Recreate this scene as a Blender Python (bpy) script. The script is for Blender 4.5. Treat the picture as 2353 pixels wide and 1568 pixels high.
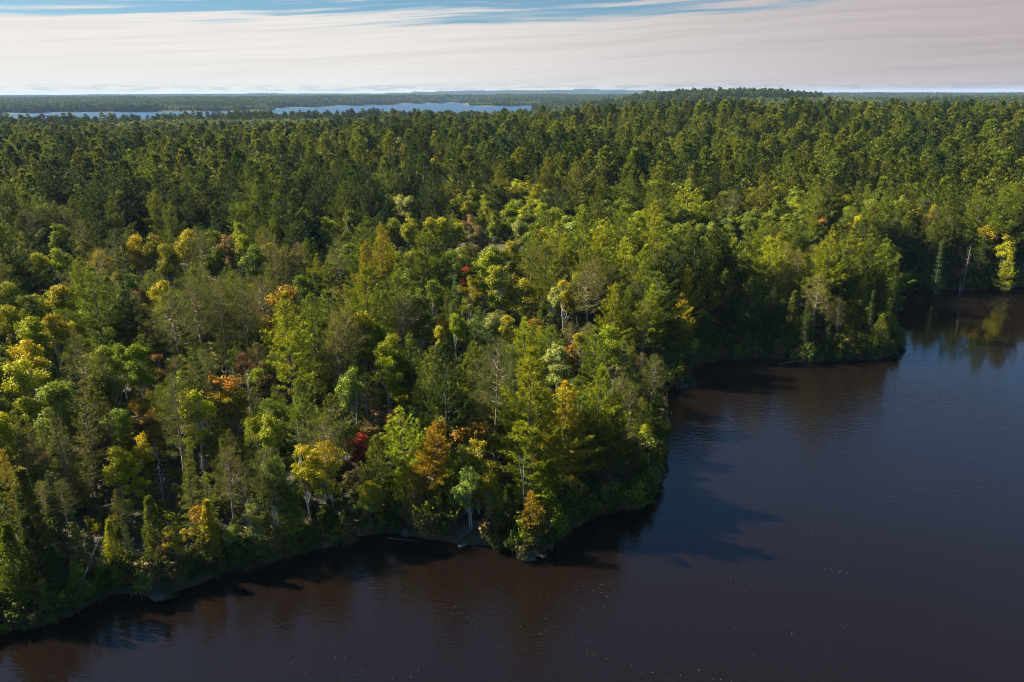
import bpy, math, random
import numpy as np
from mathutils import Vector, Matrix

for o in list(bpy.data.objects): bpy.data.objects.remove(o, do_unlink=True)
scene = bpy.context.scene
C = scene.collection
R = math.radians

# ------------------------------------------------------------------ camera
CAM_H = 60.0
HAZE = 0.000030
SKY = 0.05
PITCH = R(17.24)
ROLL = R(0.2)
F = 28 / 36 * 2353.0                       # focal length in pixels of a 2353 px wide frame
cd = bpy.data.cameras.new('camera')
cam = bpy.data.objects.new('camera', cd); C.objects.link(cam)
cd.lens = 28; cd.sensor_width = 36; cd.clip_start = 0.5; cd.clip_end = 60000
cam.location = (0, 0, CAM_H)
CM = Matrix.Rotation(R(90) - PITCH, 3, 'X') @ Matrix.Rotation(-ROLL, 3, 'Z')
cam.rotation_euler = CM.to_euler()
scene.camera = cam
CMn = np.array(CM)

def ray(px, py):
    """direction in the world through a point of the photograph (2353 px wide)"""
    return CMn @ np.array([(px - 1176.5) / F, (784 - py) / F, -1.0])
def at(px, py, z=0.0):
    d = ray(px, py); t = (z - CAM_H) / d[2]
    return d[0] * t, d[1] * t
def proj(P):
    q = (np.asarray(P, float) - np.array([0, 0, CAM_H])) @ CMn
    return 1176.5 + F * q[..., 0] / -q[..., 2], 784 - F * q[..., 1] / -q[..., 2]

# ------------------------------------------------------------------ sun and sky
SUN_EL = R(37)
SUN_AZ = R(-70)                            # from +Y, clockwise: the sun stands ahead of the camera on its left
sun_dir = Vector((math.sin(SUN_AZ) * math.cos(SUN_EL), math.cos(SUN_AZ) * math.cos(SUN_EL), math.sin(SUN_EL)))
sd = bpy.data.lights.new('sun', 'SUN'); sun = bpy.data.objects.new('sun', sd); C.objects.link(sun)
sd.energy = 5.0; sd.angle = R(0.53); sd.color = (1.0, 0.92, 0.70)
sun.rotation_euler = (-sun_dir).to_track_quat('-Z', 'Y').to_euler()
sun.location = (-200, 200, 300)

world = bpy.data.worlds.new('World'); scene.world = world; world.use_nodes = True
nt = world.node_tree; N = nt.nodes; L = nt.links
for n in list(N): N.remove(n)
def wn(t, **k):
    n = N.new(t)
    for a, b in k.items(): setattr(n, a, b)
    return n
def wmath(op, a, b=None, c=None, clamp=False):
    n = N.new('ShaderNodeMath'); n.operation = op; n.use_clamp = clamp
    for i, v in enumerate((a, b, c)):
        if v is None: continue
        if isinstance(v, (int, float)): n.inputs[i].default_value = v
        else: L.new(v, n.inputs[i])
    return n.outputs[0]
out = wn('ShaderNodeOutputWorld'); bg = wn('ShaderNodeBackground'); bg.inputs[1].default_value = SKY
sky = wn('ShaderNodeTexSky'); sky.sky_type = 'NISHITA'; sky.sun_disc = False
sky.sun_elevation = SUN_EL; sky.sun_rotation = SUN_AZ; sky.altitude = 300
sky.air_density = 1.0; sky.dust_density = 0.6; sky.ozone_density = 1.6
tc = wn('ShaderNodeTexCoord'); sep = wn('ShaderNodeSeparateXYZ'); L.new(tc.outputs['Generated'], sep.inputs[0])
AZ = wmath('ARCTAN2', sep.outputs[0], sep.outputs[1])
EL = wmath('ARCSINE', sep.outputs[2])
def noise(u, v, scale=1.0, detail=4.0, rough=0.55, w=0.0, dist=0.0):
    cb = wn('ShaderNodeCombineXYZ'); L.new(u, cb.inputs[0]); L.new(v, cb.inputs[1]); cb.inputs[2].default_value = w
    t = wn('ShaderNodeTexNoise'); L.new(cb.outputs[0], t.inputs['Vector'])
    t.inputs['Scale'].default_value = scale; t.inputs['Detail'].default_value = detail
    t.inputs['Roughness'].default_value = rough; t.inputs['Distortion'].default_value = dist
    return t.outputs['Fac']
def ramp(x, a, b):
    n = wn('ShaderNodeMapRange'); n.interpolation_type = 'SMOOTHSTEP'
    L.new(x, n.inputs[0]); n.inputs[1].default_value = a; n.inputs[2].default_value = b
    return n.outputs[0]
# cirrus bands: long in azimuth, thin in elevation, climbing towards the right
V1 = wmath('SUBTRACT', EL, wmath('MULTIPLY', AZ, 0.045))
warp = wmath('MULTIPLY', noise(AZ, EL, 3.0, 2.0, w=4.0), 0.02)
V1 = wmath('ADD', V1, warp)
n1 = noise(wmath('MULTIPLY', AZ, 1.1), wmath('MULTIPLY', V1, 58.0), 1.0, 5.0, 0.5, 2.3)
n2 = noise(wmath('MULTIPLY', AZ, 5.0), wmath('MULTIPLY', V1, 150.0), 1.0, 4.0, 0.6, 7.1)
nn = wmath('ADD', wmath('MULTIPLY', n1, 0.60), wmath('MULTIPLY', n2, 0.40))
thr = wmath('MULTIPLY', ramp(EL, R(2.9), R(5.6)), 0.27)          # full veil low down, gaps higher up
thr = wmath('ADD', thr, wmath('MULTIPLY', ramp(EL, R(8.0), R(16.0)), 0.30))
thr = wmath('MULTIPLY', thr, wmath('ADD', wmath('SUBTRACT', 1.05, wmath('MULTIPLY', ramp(AZ, R(5), R(32)), 0.40)), wmath('MULTIPLY', ramp(wmath('MULTIPLY', AZ, -1.0), R(2), R(26)), 0.16)))
cov = ramp(wmath('SUBTRACT', nn, thr), 0.19, 0.34)
hi = noise(wmath('MULTIPLY', AZ, 1.5), wmath('MULTIPLY', EL, 5.0), 1.0, 4.0, 0.5, 1.0)
cov_hi = wmath('MULTIPLY', ramp(hi, 0.5, 0.8), 0.0)
cov = wmath('MAXIMUM', cov, cov_hi)
cov = wmath('MULTIPLY', cov, wmath('SUBTRACT', 1.0, wmath('MULTIPLY', ramp(wmath('ABSOLUTE', AZ), R(60), R(105)), 0.85)))   # cloud cover cut in the unseen sky behind the camera, to weaken fill light
# cloud colour: warm white on the sun side, grey pink away from it
side = ramp(AZ, R(-18), R(34))
mc = wn('ShaderNodeMix', data_type='RGBA'); L.new(side, mc.inputs[0])
mc.inputs[6].default_value = (0.234, 0.225, 0.213, 1); mc.inputs[7].default_value = (0.137, 0.120, 0.122, 1)
# faint grey streaks in the veil and a low bank of small clouds on the horizon
n3 = noise(wmath('MULTIPLY', AZ, 2.5), wmath('MULTIPLY', V1, 110.0), 1.0, 4.0, 0.6, 12.0)
n5 = noise(wmath('MULTIPLY', AZ, 9.0), wmath('MULTIPLY', V1, 420.0), 1.0, 5.0, 0.65, 31.0)
veil = wmath('SUBTRACT', 1.05, wmath('ADD', wmath('MULTIPLY', ramp(n3, 0.42, 0.72), 0.10), wmath('MULTIPLY', ramp(n5, 0.40, 0.70), 0.035)))
n4 = noise(wmath('MULTIPLY', AZ, 40.0), wmath('MULTIPLY', EL, 300.0), 1.0, 4.0, 0.6, 3.0)
bankmask = wmath('SUBTRACT', ramp(EL, R(0.15), R(0.28)), ramp(EL, R(0.42), R(0.75)))
bank = wmath('MULTIPLY', wmath('MULTIPLY', ramp(n4, 0.42, 0.6), bankmask), 0.22)
veil = wmath('SUBTRACT', veil, bank)
vm = wn('ShaderNodeVectorMath', operation='SCALE'); L.new(mc.outputs[2], vm.inputs[0]); L.new(wmath('MULTIPLY', veil, 1 / SKY), vm.inputs[3])
skm = wn('ShaderNodeVectorMath', operation='MULTIPLY'); L.new(sky.outputs[0], skm.inputs[0]); skm.inputs[1].default_value = (0.56, 0.82, 1.02)
sks = wn('ShaderNodeVectorMath', operation='SCALE'); L.new(skm.outputs[0], sks.inputs[0]); L.new(wmath('ADD', 0.5, wmath('MULTIPLY', ramp(EL, R(8), R(18)), 0.5)), sks.inputs[3])
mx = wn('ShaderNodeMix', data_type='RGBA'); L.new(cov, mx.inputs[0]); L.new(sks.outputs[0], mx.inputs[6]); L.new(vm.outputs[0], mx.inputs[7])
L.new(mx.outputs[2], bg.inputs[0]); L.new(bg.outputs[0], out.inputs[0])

scene.view_settings.view_transform = 'Standard'; scene.view_settings.look = 'None'
scene.view_settings.gamma = 1; scene.view_settings.exposure = 1.85; scene.view_settings.use_curve_mapping = False
scene.cycles.use_denoising = True; scene.cycles.denoiser = 'OPENIMAGEDENOISE'; scene.cycles.denoising_prefilter = 'NONE'; scene.cycles.denoising_input_passes = 'RGB_ALBEDO_NORMAL'; scene.cycles.volume_bounces = 0; scene.cycles.pixel_filter_type = 'BLACKMAN_HARRIS'; scene.cycles.filter_width = 1.0; scene.cycles.max_bounces = 6; scene.cycles.diffuse_bounces = 1
scene.cycles.glossy_bounces = 2; scene.cycles.transmission_bounces = 2; scene.cycles.transparent_max_bounces = 4
scene.cycles.caustics_reflective = False; scene.cycles.caustics_refractive = False

# ------------------------------------------------------------------ helpers
def tag(o, label=None, cat=None, group=None, kind=None):
    if label: o['label'] = label
    if cat: o['category'] = cat
    if group: o['group'] = group
    if kind: o['kind'] = kind
    return o

def mesh_np(name, verts, tris=None, quads=None, mats=(), mat_idx=None, smooth=False, attrs=None):
    """mesh from numpy arrays; faces are the triangles, then the quads"""
    me = bpy.data.meshes.new(name)
    verts = np.asarray(verts, np.float32)
    nt_ = 0 if tris is None else len(tris); nq = 0 if quads is None else len(quads)
    me.vertices.add(len(verts)); me.vertices.foreach_set('co', verts.ravel())
    loops = np.concatenate([np.asarray(tris, np.int32).ravel() if nt_ else np.zeros(0, np.int32),
                            np.asarray(quads, np.int32).ravel() if nq else np.zeros(0, np.int32)])
    starts = np.concatenate([np.arange(nt_) * 3, nt_ * 3 + np.arange(nq) * 4]).astype(np.int32)
    me.loops.add(len(loops)); me.loops.foreach_set('vertex_index', loops)
    me.polygons.add(nt_ + nq); me.polygons.foreach_set('loop_start', starts)
    if mat_idx is not None: me.polygons.foreach_set('material_index', np.asarray(mat_idx, np.int32))
    if smooth: me.polygons.foreach_set('use_smooth', np.ones(nt_ + nq, bool))
    for m in mats: me.materials.append(m)
    for k, v in (attrs or {}).items():
        v = np.asarray(v, np.float32)
        if v.ndim == 1:
            a = me.attributes.new(k, 'FLOAT', 'POINT'); a.data.foreach_set('value', v)
        else:
            a = me.attributes.new(k, 'FLOAT_VECTOR', 'POINT'); a.data.foreach_set('vector', v.ravel())
    me.update(calc_edges=True)
    return me

def link(name, me, parent=None):
    o = bpy.data.objects.new(name, me); C.objects.link(o)
    if parent: o.parent = parent
    return o

class Geo:
    """collects leaves (loose little faces) and wood (tubes) of one plant"""
    def __init__(s):
        s.c = []; s.a = []; s.b = []; s.l = []; s.w = []; s.v = []; s.k = []
        s.wv = []; s.wq = []; s.n = 0
    def leaves(s, c, a, b, l, w, v, k):
        s.c.append(c); s.a.append(a); s.b.append(b); s.l.append(l); s.w.append(w); s.v.append(v); s.k.append(k)
    def tube(s, pts, rad, sides=5):
        pts = np.asarray(pts, float); n = len(pts)
        t = np.gradient(pts, axis=0); t /= np.linalg.norm(t, axis=1)[:, None] + 1e-9
        ref = np.array([0.0, 0.0, 1.0]) if abs(t[0][2]) < 0.8 else np.array([1.0, 0.0, 0.0])
        u = np.cross(t, ref); u /= np.linalg.norm(u, axis=1)[:, None] + 1e-9
        w = np.cross(t, u)
        ang = np.arange(sides) * 2 * math.pi / sides
        ring = (np.cos(ang)[None, :, None] * u[:, None] + np.sin(ang)[None, :, None] * w[:, None]) * np.asarray(rad, float)[:, None, None]
        s.wv.append((pts[:, None] + ring).reshape(-1, 3))
        i = np.arange(n - 1)[:, None] * sides; j = np.arange(sides)[None]; j2 = (j + 1) % sides
        q = np.stack([i + j, i + j2, i + sides + j2, i + sides + j], -1).reshape(-1, 4) + s.n
        s.wq.append(q); s.n += n * sides
    def leaf_arrays(s, quad):
        c = np.concatenate(s.c); a = np.concatenate(s.a); b = np.concatenate(s.b)
        l = np.concatenate(s.l)[:, None]; w = np.concatenate(s.w)[:, None]
        v = np.concatenate(s.v); k = np.concatenate(s.k)
        a = a / (np.linalg.norm(a, axis=1)[:, None] + 1e-9)
        b = b - (b * a).sum(1)[:, None] * a; b = b / (np.linalg.norm(b, axis=1)[:, None] + 1e-9)
        n = len(c)
        if quad:
            P = np.stack([c - a * l * .5, c + b * w * .5, c + a * l * .5, c - b * w * .5], 1).reshape(-1, 3)
            return P, np.arange(n * 4).reshape(-1, 4), np.repeat(v, 4), np.repeat(k, 4)
        P = np.stack([c + b * w * .5, c - b * w * .5, c + a * l], 1).reshape(-1, 3)
        return P, np.arange(n * 3).reshape(-1, 3), np.repeat(v, 3), np.repeat(k, 3)

def rvec(rng, n): return rng.normal(size=(n, 3))

# ------------------------------------------------------------------ materials
def new_mat(name):
    m = bpy.data.materials.new(name); m.use_nodes = True
    for n in list(m.node_tree.nodes): m.node_tree.nodes.remove(n)
    return m, m.node_tree.nodes, m.node_tree.links

def foliage_mat(name, from_vertex=False, trans=0.22):
    m, n, l = new_mat(name)
    o = n.new('ShaderNodeOutputMaterial')
    def att(nm, ty):
        a = n.new('ShaderNodeAttribute'); a.attribute_name = nm; a.attribute_type = ty; return a
    v = att('v', 'GEOMETRY'); k = att('k', 'GEOMETRY')
    mixc = n.new('ShaderNodeMix'); mixc.data_type = 'RGBA'
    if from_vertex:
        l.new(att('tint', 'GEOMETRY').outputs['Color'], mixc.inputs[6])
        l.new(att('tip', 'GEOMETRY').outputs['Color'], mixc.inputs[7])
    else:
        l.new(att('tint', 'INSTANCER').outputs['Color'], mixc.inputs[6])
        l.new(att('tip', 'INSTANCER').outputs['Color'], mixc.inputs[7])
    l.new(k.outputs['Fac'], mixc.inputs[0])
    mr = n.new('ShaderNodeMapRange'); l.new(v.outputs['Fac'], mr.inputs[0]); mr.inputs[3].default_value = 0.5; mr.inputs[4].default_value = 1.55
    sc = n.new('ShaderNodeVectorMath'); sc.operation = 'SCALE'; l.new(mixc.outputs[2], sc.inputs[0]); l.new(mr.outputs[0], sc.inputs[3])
    d = n.new('ShaderNodeBsdfPrincipled'); d.inputs['Roughness'].default_value = 0.55; d.inputs['Specular IOR Level'].default_value = 0.06
    l.new(sc.outputs[0], d.inputs['Base Color'])
    tr = n.new('ShaderNodeBsdfTranslucent')
    ty = n.new('ShaderNodeVectorMath'); ty.operation = 'MULTIPLY'; ty.inputs[1].default_value = (1.25, 1.15, 0.55)
    l.new(sc.outputs[0], ty.inputs[0]); l.new(ty.outputs[0], tr.inputs[0])
    mx = n.new('ShaderNodeMixShader'); mx.inputs[0].default_value = trans
    l.new(d.outputs[0], mx.inputs[1]); l.new(tr.outputs[0], mx.inputs[2]); l.new(mx.outputs[0], o.inputs[0])
    return m

def bark_mat(name, c1, c2, scale=6.0, stretch=0.25, lo=0.4, hi=0.6):
    m, n, l = new_mat(name)
    o = n.new('ShaderNodeOutputMaterial'); p = n.new('ShaderNodeBsdfPrincipled'); p.inputs['Roughness'].default_value = 0.85
    t = n.new('ShaderNodeTexCoord'); mp = n.new('ShaderNodeMapping'); mp.inputs['Scale'].default_value = (1, 1, stretch)
    l.new(t.outputs['Object'], mp.inputs[0]); ns = n.new('ShaderNodeTexNoise'); ns.inputs['Scale'].default_value = scale; ns.inputs['Detail'].default_value = 5
    l.new(mp.outputs[0], ns.inputs['Vector'])
    r = n.new('ShaderNodeMapRange'); l.new(ns.outputs['Fac'], r.inputs[0]); r.inputs[1].default_value = lo; r.inputs[2].default_value = hi
    mx = n.new('ShaderNodeMix'); mx.data_type = 'RGBA'; l.new(r.outputs[0], mx.inputs[0]); mx.inputs[6].default_value = (*c1, 1); mx.inputs[7].default_value = (*c2, 1)
    l.new(mx.outputs[2], p.inputs['Base Color'])
    b = n.new('ShaderNodeBump'); b.inputs['Strength'].default_value = 0.5; b.inputs['Distance'].default_value = 0.05
    l.new(ns.outputs['Fac'], b.inputs['Height']); l.new(b.outputs[0], p.inputs['Normal']); l.new(p.outputs[0], o.inputs[0])
    return m

M_leaf = foliage_mat('foliage')
M_far = foliage_mat('far_foliage', from_vertex=True)
M_bark = {
    'pine': bark_mat('pine_bark', (0.055, 0.042, 0.034), (0.13, 0.10, 0.085)),
    'red': bark_mat('red_pine_bark', (0.14, 0.09, 0.07), (0.30, 0.22, 0.18)),
    'birch': bark_mat('birch_bark', (0.07, 0.065, 0.06), (0.42, 0.41, 0.38), 5.0, 3.0, 0.36, 0.44),
    'aspen': bark_mat('aspen_bark', (0.16, 0.15, 0.12), (0.36, 0.35, 0.29), 5.0, 1.5),
    'grey': bark_mat('dead_wood', (0.15, 0.125, 0.11), (0.33, 0.28, 0.26)),
    'maple': bark_mat('maple_bark', (0.10, 0.085, 0.07), (0.2, 0.17, 0.15)),
}

# ------------------------------------------------------------------ terrain
# outline of the near lake, from points of its shore as photographed (on the water plane), closed far behind the camera
SH_PX = [(0, 1452), (90, 1440), (161, 1418), (205, 1392), (250, 1370), (310, 1362), (345, 1374), (378, 1372), (420, 1355), (447, 1347), (490, 1329), (537, 1311),
         (580, 1306), (627, 1293), (680, 1274), (716, 1265), (765, 1256), (806, 1243), (818, 1233), (885, 1225), (931, 1229), (975, 1238), (1022, 1244), (1061, 1252),
         (1100, 1252), (1139, 1256), (1178, 1264), (1205, 1283), (1244, 1279), (1268, 1252), (1299, 1229), (1334, 1205), (1393, 1178), (1440, 1172), (1471, 1166),
         (1495, 1140), (1500, 1110), (1512, 1075), (1520, 1030), (1512, 985), (1500, 940), (1508, 905), (1540, 890), (1575, 884), (1570, 868), (1590, 845), (1640, 828), (1700, 825),
         (1770, 822), (1815, 828), (1850, 836), (1900, 828), (1960, 825), (2010, 826), (2048, 818), (2060, 806)]
shore = [at(*p) for p in SH_PX]
shore += [(97, 190), (97, 199), (101, 210), (108, 222), (115, 233), (119, 243)]
shore += [at(*p) for p in [(2080, 668), (2120, 666), (2180, 665), (2230, 668), (2290, 664), (2353, 659)]]
shore += [(200, 258), (240, 250), (300, 238), (380, 190), (460, 60), (460, -260), (-260, -260), (-210, -60), (-150, 18), (-105, 52), (-72, 70)]
NEAR_LAKE = np.array(shore)
FL_PX = [(10, 262), (140, 259), (270, 258.5), (430, 257), (520, 256), (600, 255), (640, 252.5), (645, 249), (720, 247.5), (800, 244), (880, 242), (960, 239.5), (1062, 237), (1068, 243),
         (1110, 246), (1225, 243.5), (1235, 256), (1215, 284), (1080, 289), (900, 291), (640, 290), (560, 289), (440, 290), (340, 296), (270, 306), (140, 308), (10, 306), (-80, 296)]
FAR_LAKE = np.array([at(*p) for p in FL_PX])

def inside(poly, x, y):
    r = np.zeros(x.shape, bool); n = len(poly); j = n - 1
    for i in range(n):
        xi, yi = poly[i]; xj, yj = poly[j]
        c = ((yi > y) != (yj > y)) & (x < (xj - xi) * (y - yi) / ((yj - yi) if yj != yi else 1e-9) + xi)
        r ^= c; j = i
    return r
def dist(poly, x, y):
    d = np.full(x.shape, 1e9)
    for i in range(len(poly)):
        a = poly[i - 1]; b = poly[i]; e = b - a; q = (e ** 2).sum() + 1e-9
        t = np.clip(((x - a[0]) * e[0] + (y - a[1]) * e[1]) / q, 0, 1)
        d = np.minimum(d, (x - a[0] - t * e[0]) ** 2 + (y - a[1] - t * e[1]) ** 2)
    return np.sqrt(d)
def sdist(poly, x, y):
    """distance from the water's edge, positive on land"""
    return np.where(inside(poly, x, y), -1, 1) * dist(poly, x, y)
_r = np.random.default_rng(5)
_W = [( _r.uniform(0, 6.28), _r.uniform(0, 6.28)) for _ in range(12)]
def wob(x, y, wl):
    s = 0
    for i, (a, p) in enumerate(_W[:6]):
        k = 2 * math.pi / (wl * (0.6 + 0.25 * i))
        s = s + np.sin((x * math.cos(a) + y * math.sin(a)) * k + p) / 6
    return s
def hill(x, y, cx, cy, sx, sy, h, p=2.0):
    return h * np.exp(-(np.abs((x - cx) / sx) ** p + np.abs((y - cy) / sy) ** p))
def ground_h(x, y):
    x = np.asarray(x, float); y = np.asarray(y, float)
    d = sdist(NEAR_LAKE, x, y); d2 = sdist(FAR_LAKE, x, y)
    dl = np.minimum(d, d2 / 12.0)
    land = 1.1 * (1 - np.exp(-dl / 1.2)) + 5.5 * (1 - np.exp(-dl / 55.0)) + 2.5 * (1 - np.exp(-dl / 8.0)) * (0.5 + 0.5 * wob(x, y, 60))
    far = np.clip((np.hypot(x, y) - 300) / 500, 0, 1)
    f2 = 1 - np.exp(-np.maximum(d2, 0) / 400.0)
    land = land + far * f2 * (3 * wob(x, y, 700) + 2.5 * wob(x + 300, y, 210))
    ridge = hill(x, y, 200, 700, 300, 170, 17) + hill(x, y, 420, 560, 260, 140, 9) + hill(x, y, -130, 470, 200, 90, 4)
    ridge = ridge + hill(x, y, 570, 2200, 290, 450, 21, 2.8) + hill(x, y, 330, 2150, 330, 450, 16, 2.2) + hill(x, y, 780, 2150, 260, 400, 9, 2.2) + hill(x, y, -590, 1290, 130, 130, 9) + hill(x, y, -180, 1400, 170, 90, 5) + hill(x, y, 1700, 2500, 900, 800, 14)
    ridge = ridge + hill(x, y, -2000, 5400, 2600, 800, 16, 2.4) + hill(x, y, 2600, 6400, 2400, 900, 24, 2.4) + hill(x, y, -300, 6000, 1000, 500, 16) 
    ridge = ridge + hill(x, y, 300, 14500, 1500, 900, 62, 2.2) + hill(x, y, -1300, 14500, 900, 900, 35, 2.2) + hill(x, y, 2100, 14500, 1300, 900, 50, 2.2) + hill(x, y, -4000, 12000, 5000, 1200, 25, 2)
    land = land + ridge * np.clip(d2 / 300.0, 0, 1)
    water = -np.minimum(2.0, 0.12 - 0.5 * dl)
    return np.where(dl > 0, land, water)

naz = 560; nr = 620
azs = np.concatenate([np.linspace(R(-88), R(-42), 50, endpoint=False), np.linspace(R(-42), R(42), naz), np.linspace(R(42), R(88), 50)[1:]])
rs = np.concatenate([[2.0, 20, 40, 52], np.geomspace(60, 400, 400), np.geomspace(400, 22000, nr - 400 + 1)[1:]])
A, RR = np.meshgrid(azs, rs)
X = RR * np.sin(A); Y = RR * np.cos(A); Z = ground_h(X, Y)
Z = Z + (Z > 0.5) * (0.12 * np.sin(X * 1.7 + 3 * np.sin(Y * .4)) + 0.1 * np.sin(Y * 2.1 + X * .6)) * (RR < 400)
nr_, na_ = A.shape
i = np.arange(nr_ - 1)[:, None] * na_; j = np.arange(na_ - 1)[None]
quads = np.stack([i + j + 1, i + j, i + na_ + j, i + na_ + j + 1], -1).reshape(-1, 4)
m, n, l = new_mat('forest_floor')
o = n.new('ShaderNodeOutputMaterial'); p = n.new('ShaderNodeBsdfPrincipled'); p.inputs['Roughness'].default_value = 0.95
t = n.new('ShaderNodeTexCoord')
ns = n.new('ShaderNodeTexNoise'); ns.inputs['Scale'].default_value = 0.8; ns.inputs['Detail'].default_value = 8; ns.inputs['Roughness'].default_value = 0.7
l.new(t.outputs['Object'], ns.inputs['Vector'])
cr = n.new('ShaderNodeValToRGB'); e = cr.color_ramp.elements
e[0].position = 0.35; e[0].color = (0.018, 0.020, 0.008, 1); e[1].position = 0.68; e[1].color = (0.075, 0.045, 0.02, 1)
k_ = e.new(0.5); k_.color = (0.05, 0.038, 0.018, 1)
l.new(ns.outputs['Fac'], cr.inputs[0])
geo_ = n.new('ShaderNodeNewGeometry'); sp = n.new('ShaderNodeSeparateXYZ'); l.new(geo_.outputs['Position'], sp.inputs[0])
ln = n.new('ShaderNodeVectorMath'); ln.operation = 'LENGTH'; l.new(geo_.outputs['Position'], ln.inputs[0])
fr = n.new('ShaderNodeMapRange'); l.new(ln.outputs['Value'], fr.inputs[0]); fr.inputs[1].default_value = 300; fr.inputs[2].default_value = 900
fm = n.new('ShaderNodeMix'); fm.data_type = 'RGBA'; l.new(fr.outputs[0], fm.inputs[0]); l.new(cr.outputs[0], fm.inputs[6]); fm.inputs[7].default_value = (0.022, 0.034, 0.010, 1)
l.new(fm.outputs[2], p.inputs['Base Color'])
b = n.new('ShaderNodeBump'); b.inputs['Strength'].default_value = 0.8; b.inputs['Distance'].default_value = 0.3; l.new(ns.outputs['Fac'], b.inputs['Height']); l.new(b.outputs[0], p.inputs['Normal'])
l.new(p.outputs[0], o.inputs[0])
ground = link('ground', mesh_np('ground', np.stack([X, Y, Z], -1).reshape(-1, 3), None, quads, [m], smooth=True)); tag(ground, kind='structure')

# ------------------------------------------------------------------ water
def water_mat(name, deep, wl, strength, calm=False, rough=0.06, spec=(1, 1, 1)):
    m, n, l = new_mat(name)
    o = n.new('ShaderNodeOutputMaterial'); p = n.new('ShaderNodeBsdfPrincipled')
    p.inputs['Base Color'].default_value = (*deep, 1); p.inputs['Roughness'].default_value = rough; p.inputs['IOR'].default_value = 1.333; p.inputs['Specular Tint'].default_value = (*spec, 1)
    t = n.new('ShaderNodeTexCoord')
    def nz(scale, detail, rot=0.0, sx=1.0, sy=1.0, rough=0.5, dist_=0.0):
        mp = n.new('ShaderNodeMapping'); mp.inputs['Rotation'].default_value = (0, 0, rot); mp.inputs['Scale'].default_value = (sx, sy, 1)
        l.new(t.outputs['Object'], mp.inputs[0]); q = n.new('ShaderNodeTexNoise'); q.inputs['Scale'].default_value = scale
        q.inputs['Detail'].default_value = detail; q.inputs['Roughness'].default_value = rough; q.inputs['Distortion'].default_value = dist_
        l.new(mp.outputs[0], q.inputs['Vector']); return q.outputs['Fac']
    def mth(op, a, b_):
        q = n.new('ShaderNodeMath'); q.operation = op
        for i_, v_ in enumerate((a, b_)):
            if isinstance(v_, (int, float)): q.inputs[i_].default_value = v_
            else: l.new(v_, q.inputs[i_])
        return q.outputs[0]
    h = mth('ADD', mth('MULTIPLY', nz(1 / wl, 3, R(35), 0.35, 1.0, 0.55, 0.6), 0.75), mth('MULTIPLY', nz(2.6 / wl, 2, R(-20), 0.6, 1.0), 0.25))
    b = n.new('ShaderNodeBump'); b.inputs['Distance'].default_value = wl * 0.25
    # wind: patches of rougher and smoother water; the bay behind the wooded point lies still
    pat = nz(0.02, 3, 0, 1, 1, 0.5)
    r1 = n.new('ShaderNodeMapRange'); l.new(pat, r1.inputs[0]); r1.inputs[1].default_value = 0.35; r1.inputs[2].default_value = 0.65; r1.inputs[3].default_value = 0.55; r1.inputs[4].default_value = 1.1
    s = r1.outputs[0]
    if calm:
        g_ = n.new('ShaderNodeNewGeometry'); d_ = n.new('ShaderNodeVectorMath'); d_.operation = 'DISTANCE'
        l.new(g_.outputs['Position'], d_.inputs[0]); d_.inputs[1].default_value = (165, 235, 0)
        r2 = n.new('ShaderNodeMapRange'); r2.interpolation_type = 'SMOOTHSTEP'; l.new(d_.outputs['Value'], r2.inputs[0])
        r2.inputs[1].default_value = 70; r2.inputs[2].default_value = 125; r2.inputs[3].default_value = 0.10; r2.inputs[4].default_value = 1.0
        s = mth('MULTIPLY', s, r2.outputs[0])
    l.new(mth('MULTIPLY', s, strength), b.inputs['Strength']); l.new(h, b.inputs['Height']); l.new(b.outputs[0], p.inputs['Normal'])
    l.new(p.outputs[0], o.inputs[0]); return m
M_near = water_mat('tea_brown_water', (0.0052, 0.0031, 0.0022), 0.75, 0.5, True)
M_lake = water_mat('lake_water', (0.01, 0.035, 0.08), 3.0, 1.6, rough=0.35, spec=(.38, .68, 1.0))  # blue specular tint paints in the reflection of the higher, bluer sky
def sheet(name, x0, y0, x1, y1, z, mat):
    me = mesh_np(name, [(x0, y0, z), (x1, y0, z), (x1, y1, z), (x0, y1, z)], None, [(0, 1, 2, 3)], [mat])
    return tag(link(name, me), kind='structure')
sheet('water', -600, -400, 900, 420, 0.0, M_near)
sheet('lake', -6000, 1500, 3000, 7500, 0.0, M_lake)

# ------------------------------------------------------------------ plants
def trunk_pts(rng, H, bend=0.03, n=7, lean=(0, 0)):
    z = np.linspace(-0.4, H, n); ph = rng.uniform(0, 6.28, 2)
    return np.stack([bend * H * np.sin(z / H * 3 + ph[0]) - bend * H * math.sin(ph[0]) + lean[0] * z, bend * H * np.sin(z / H * 2.3 + ph[1]) - bend * H * math.sin(ph[1]) + lean[1] * z, z], 1)
def on(pts, z):
    return np.array([np.interp(z, pts[:, 2], pts[:, 0]), np.interp(z, pts[:, 2], pts[:, 1]), z])

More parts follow.
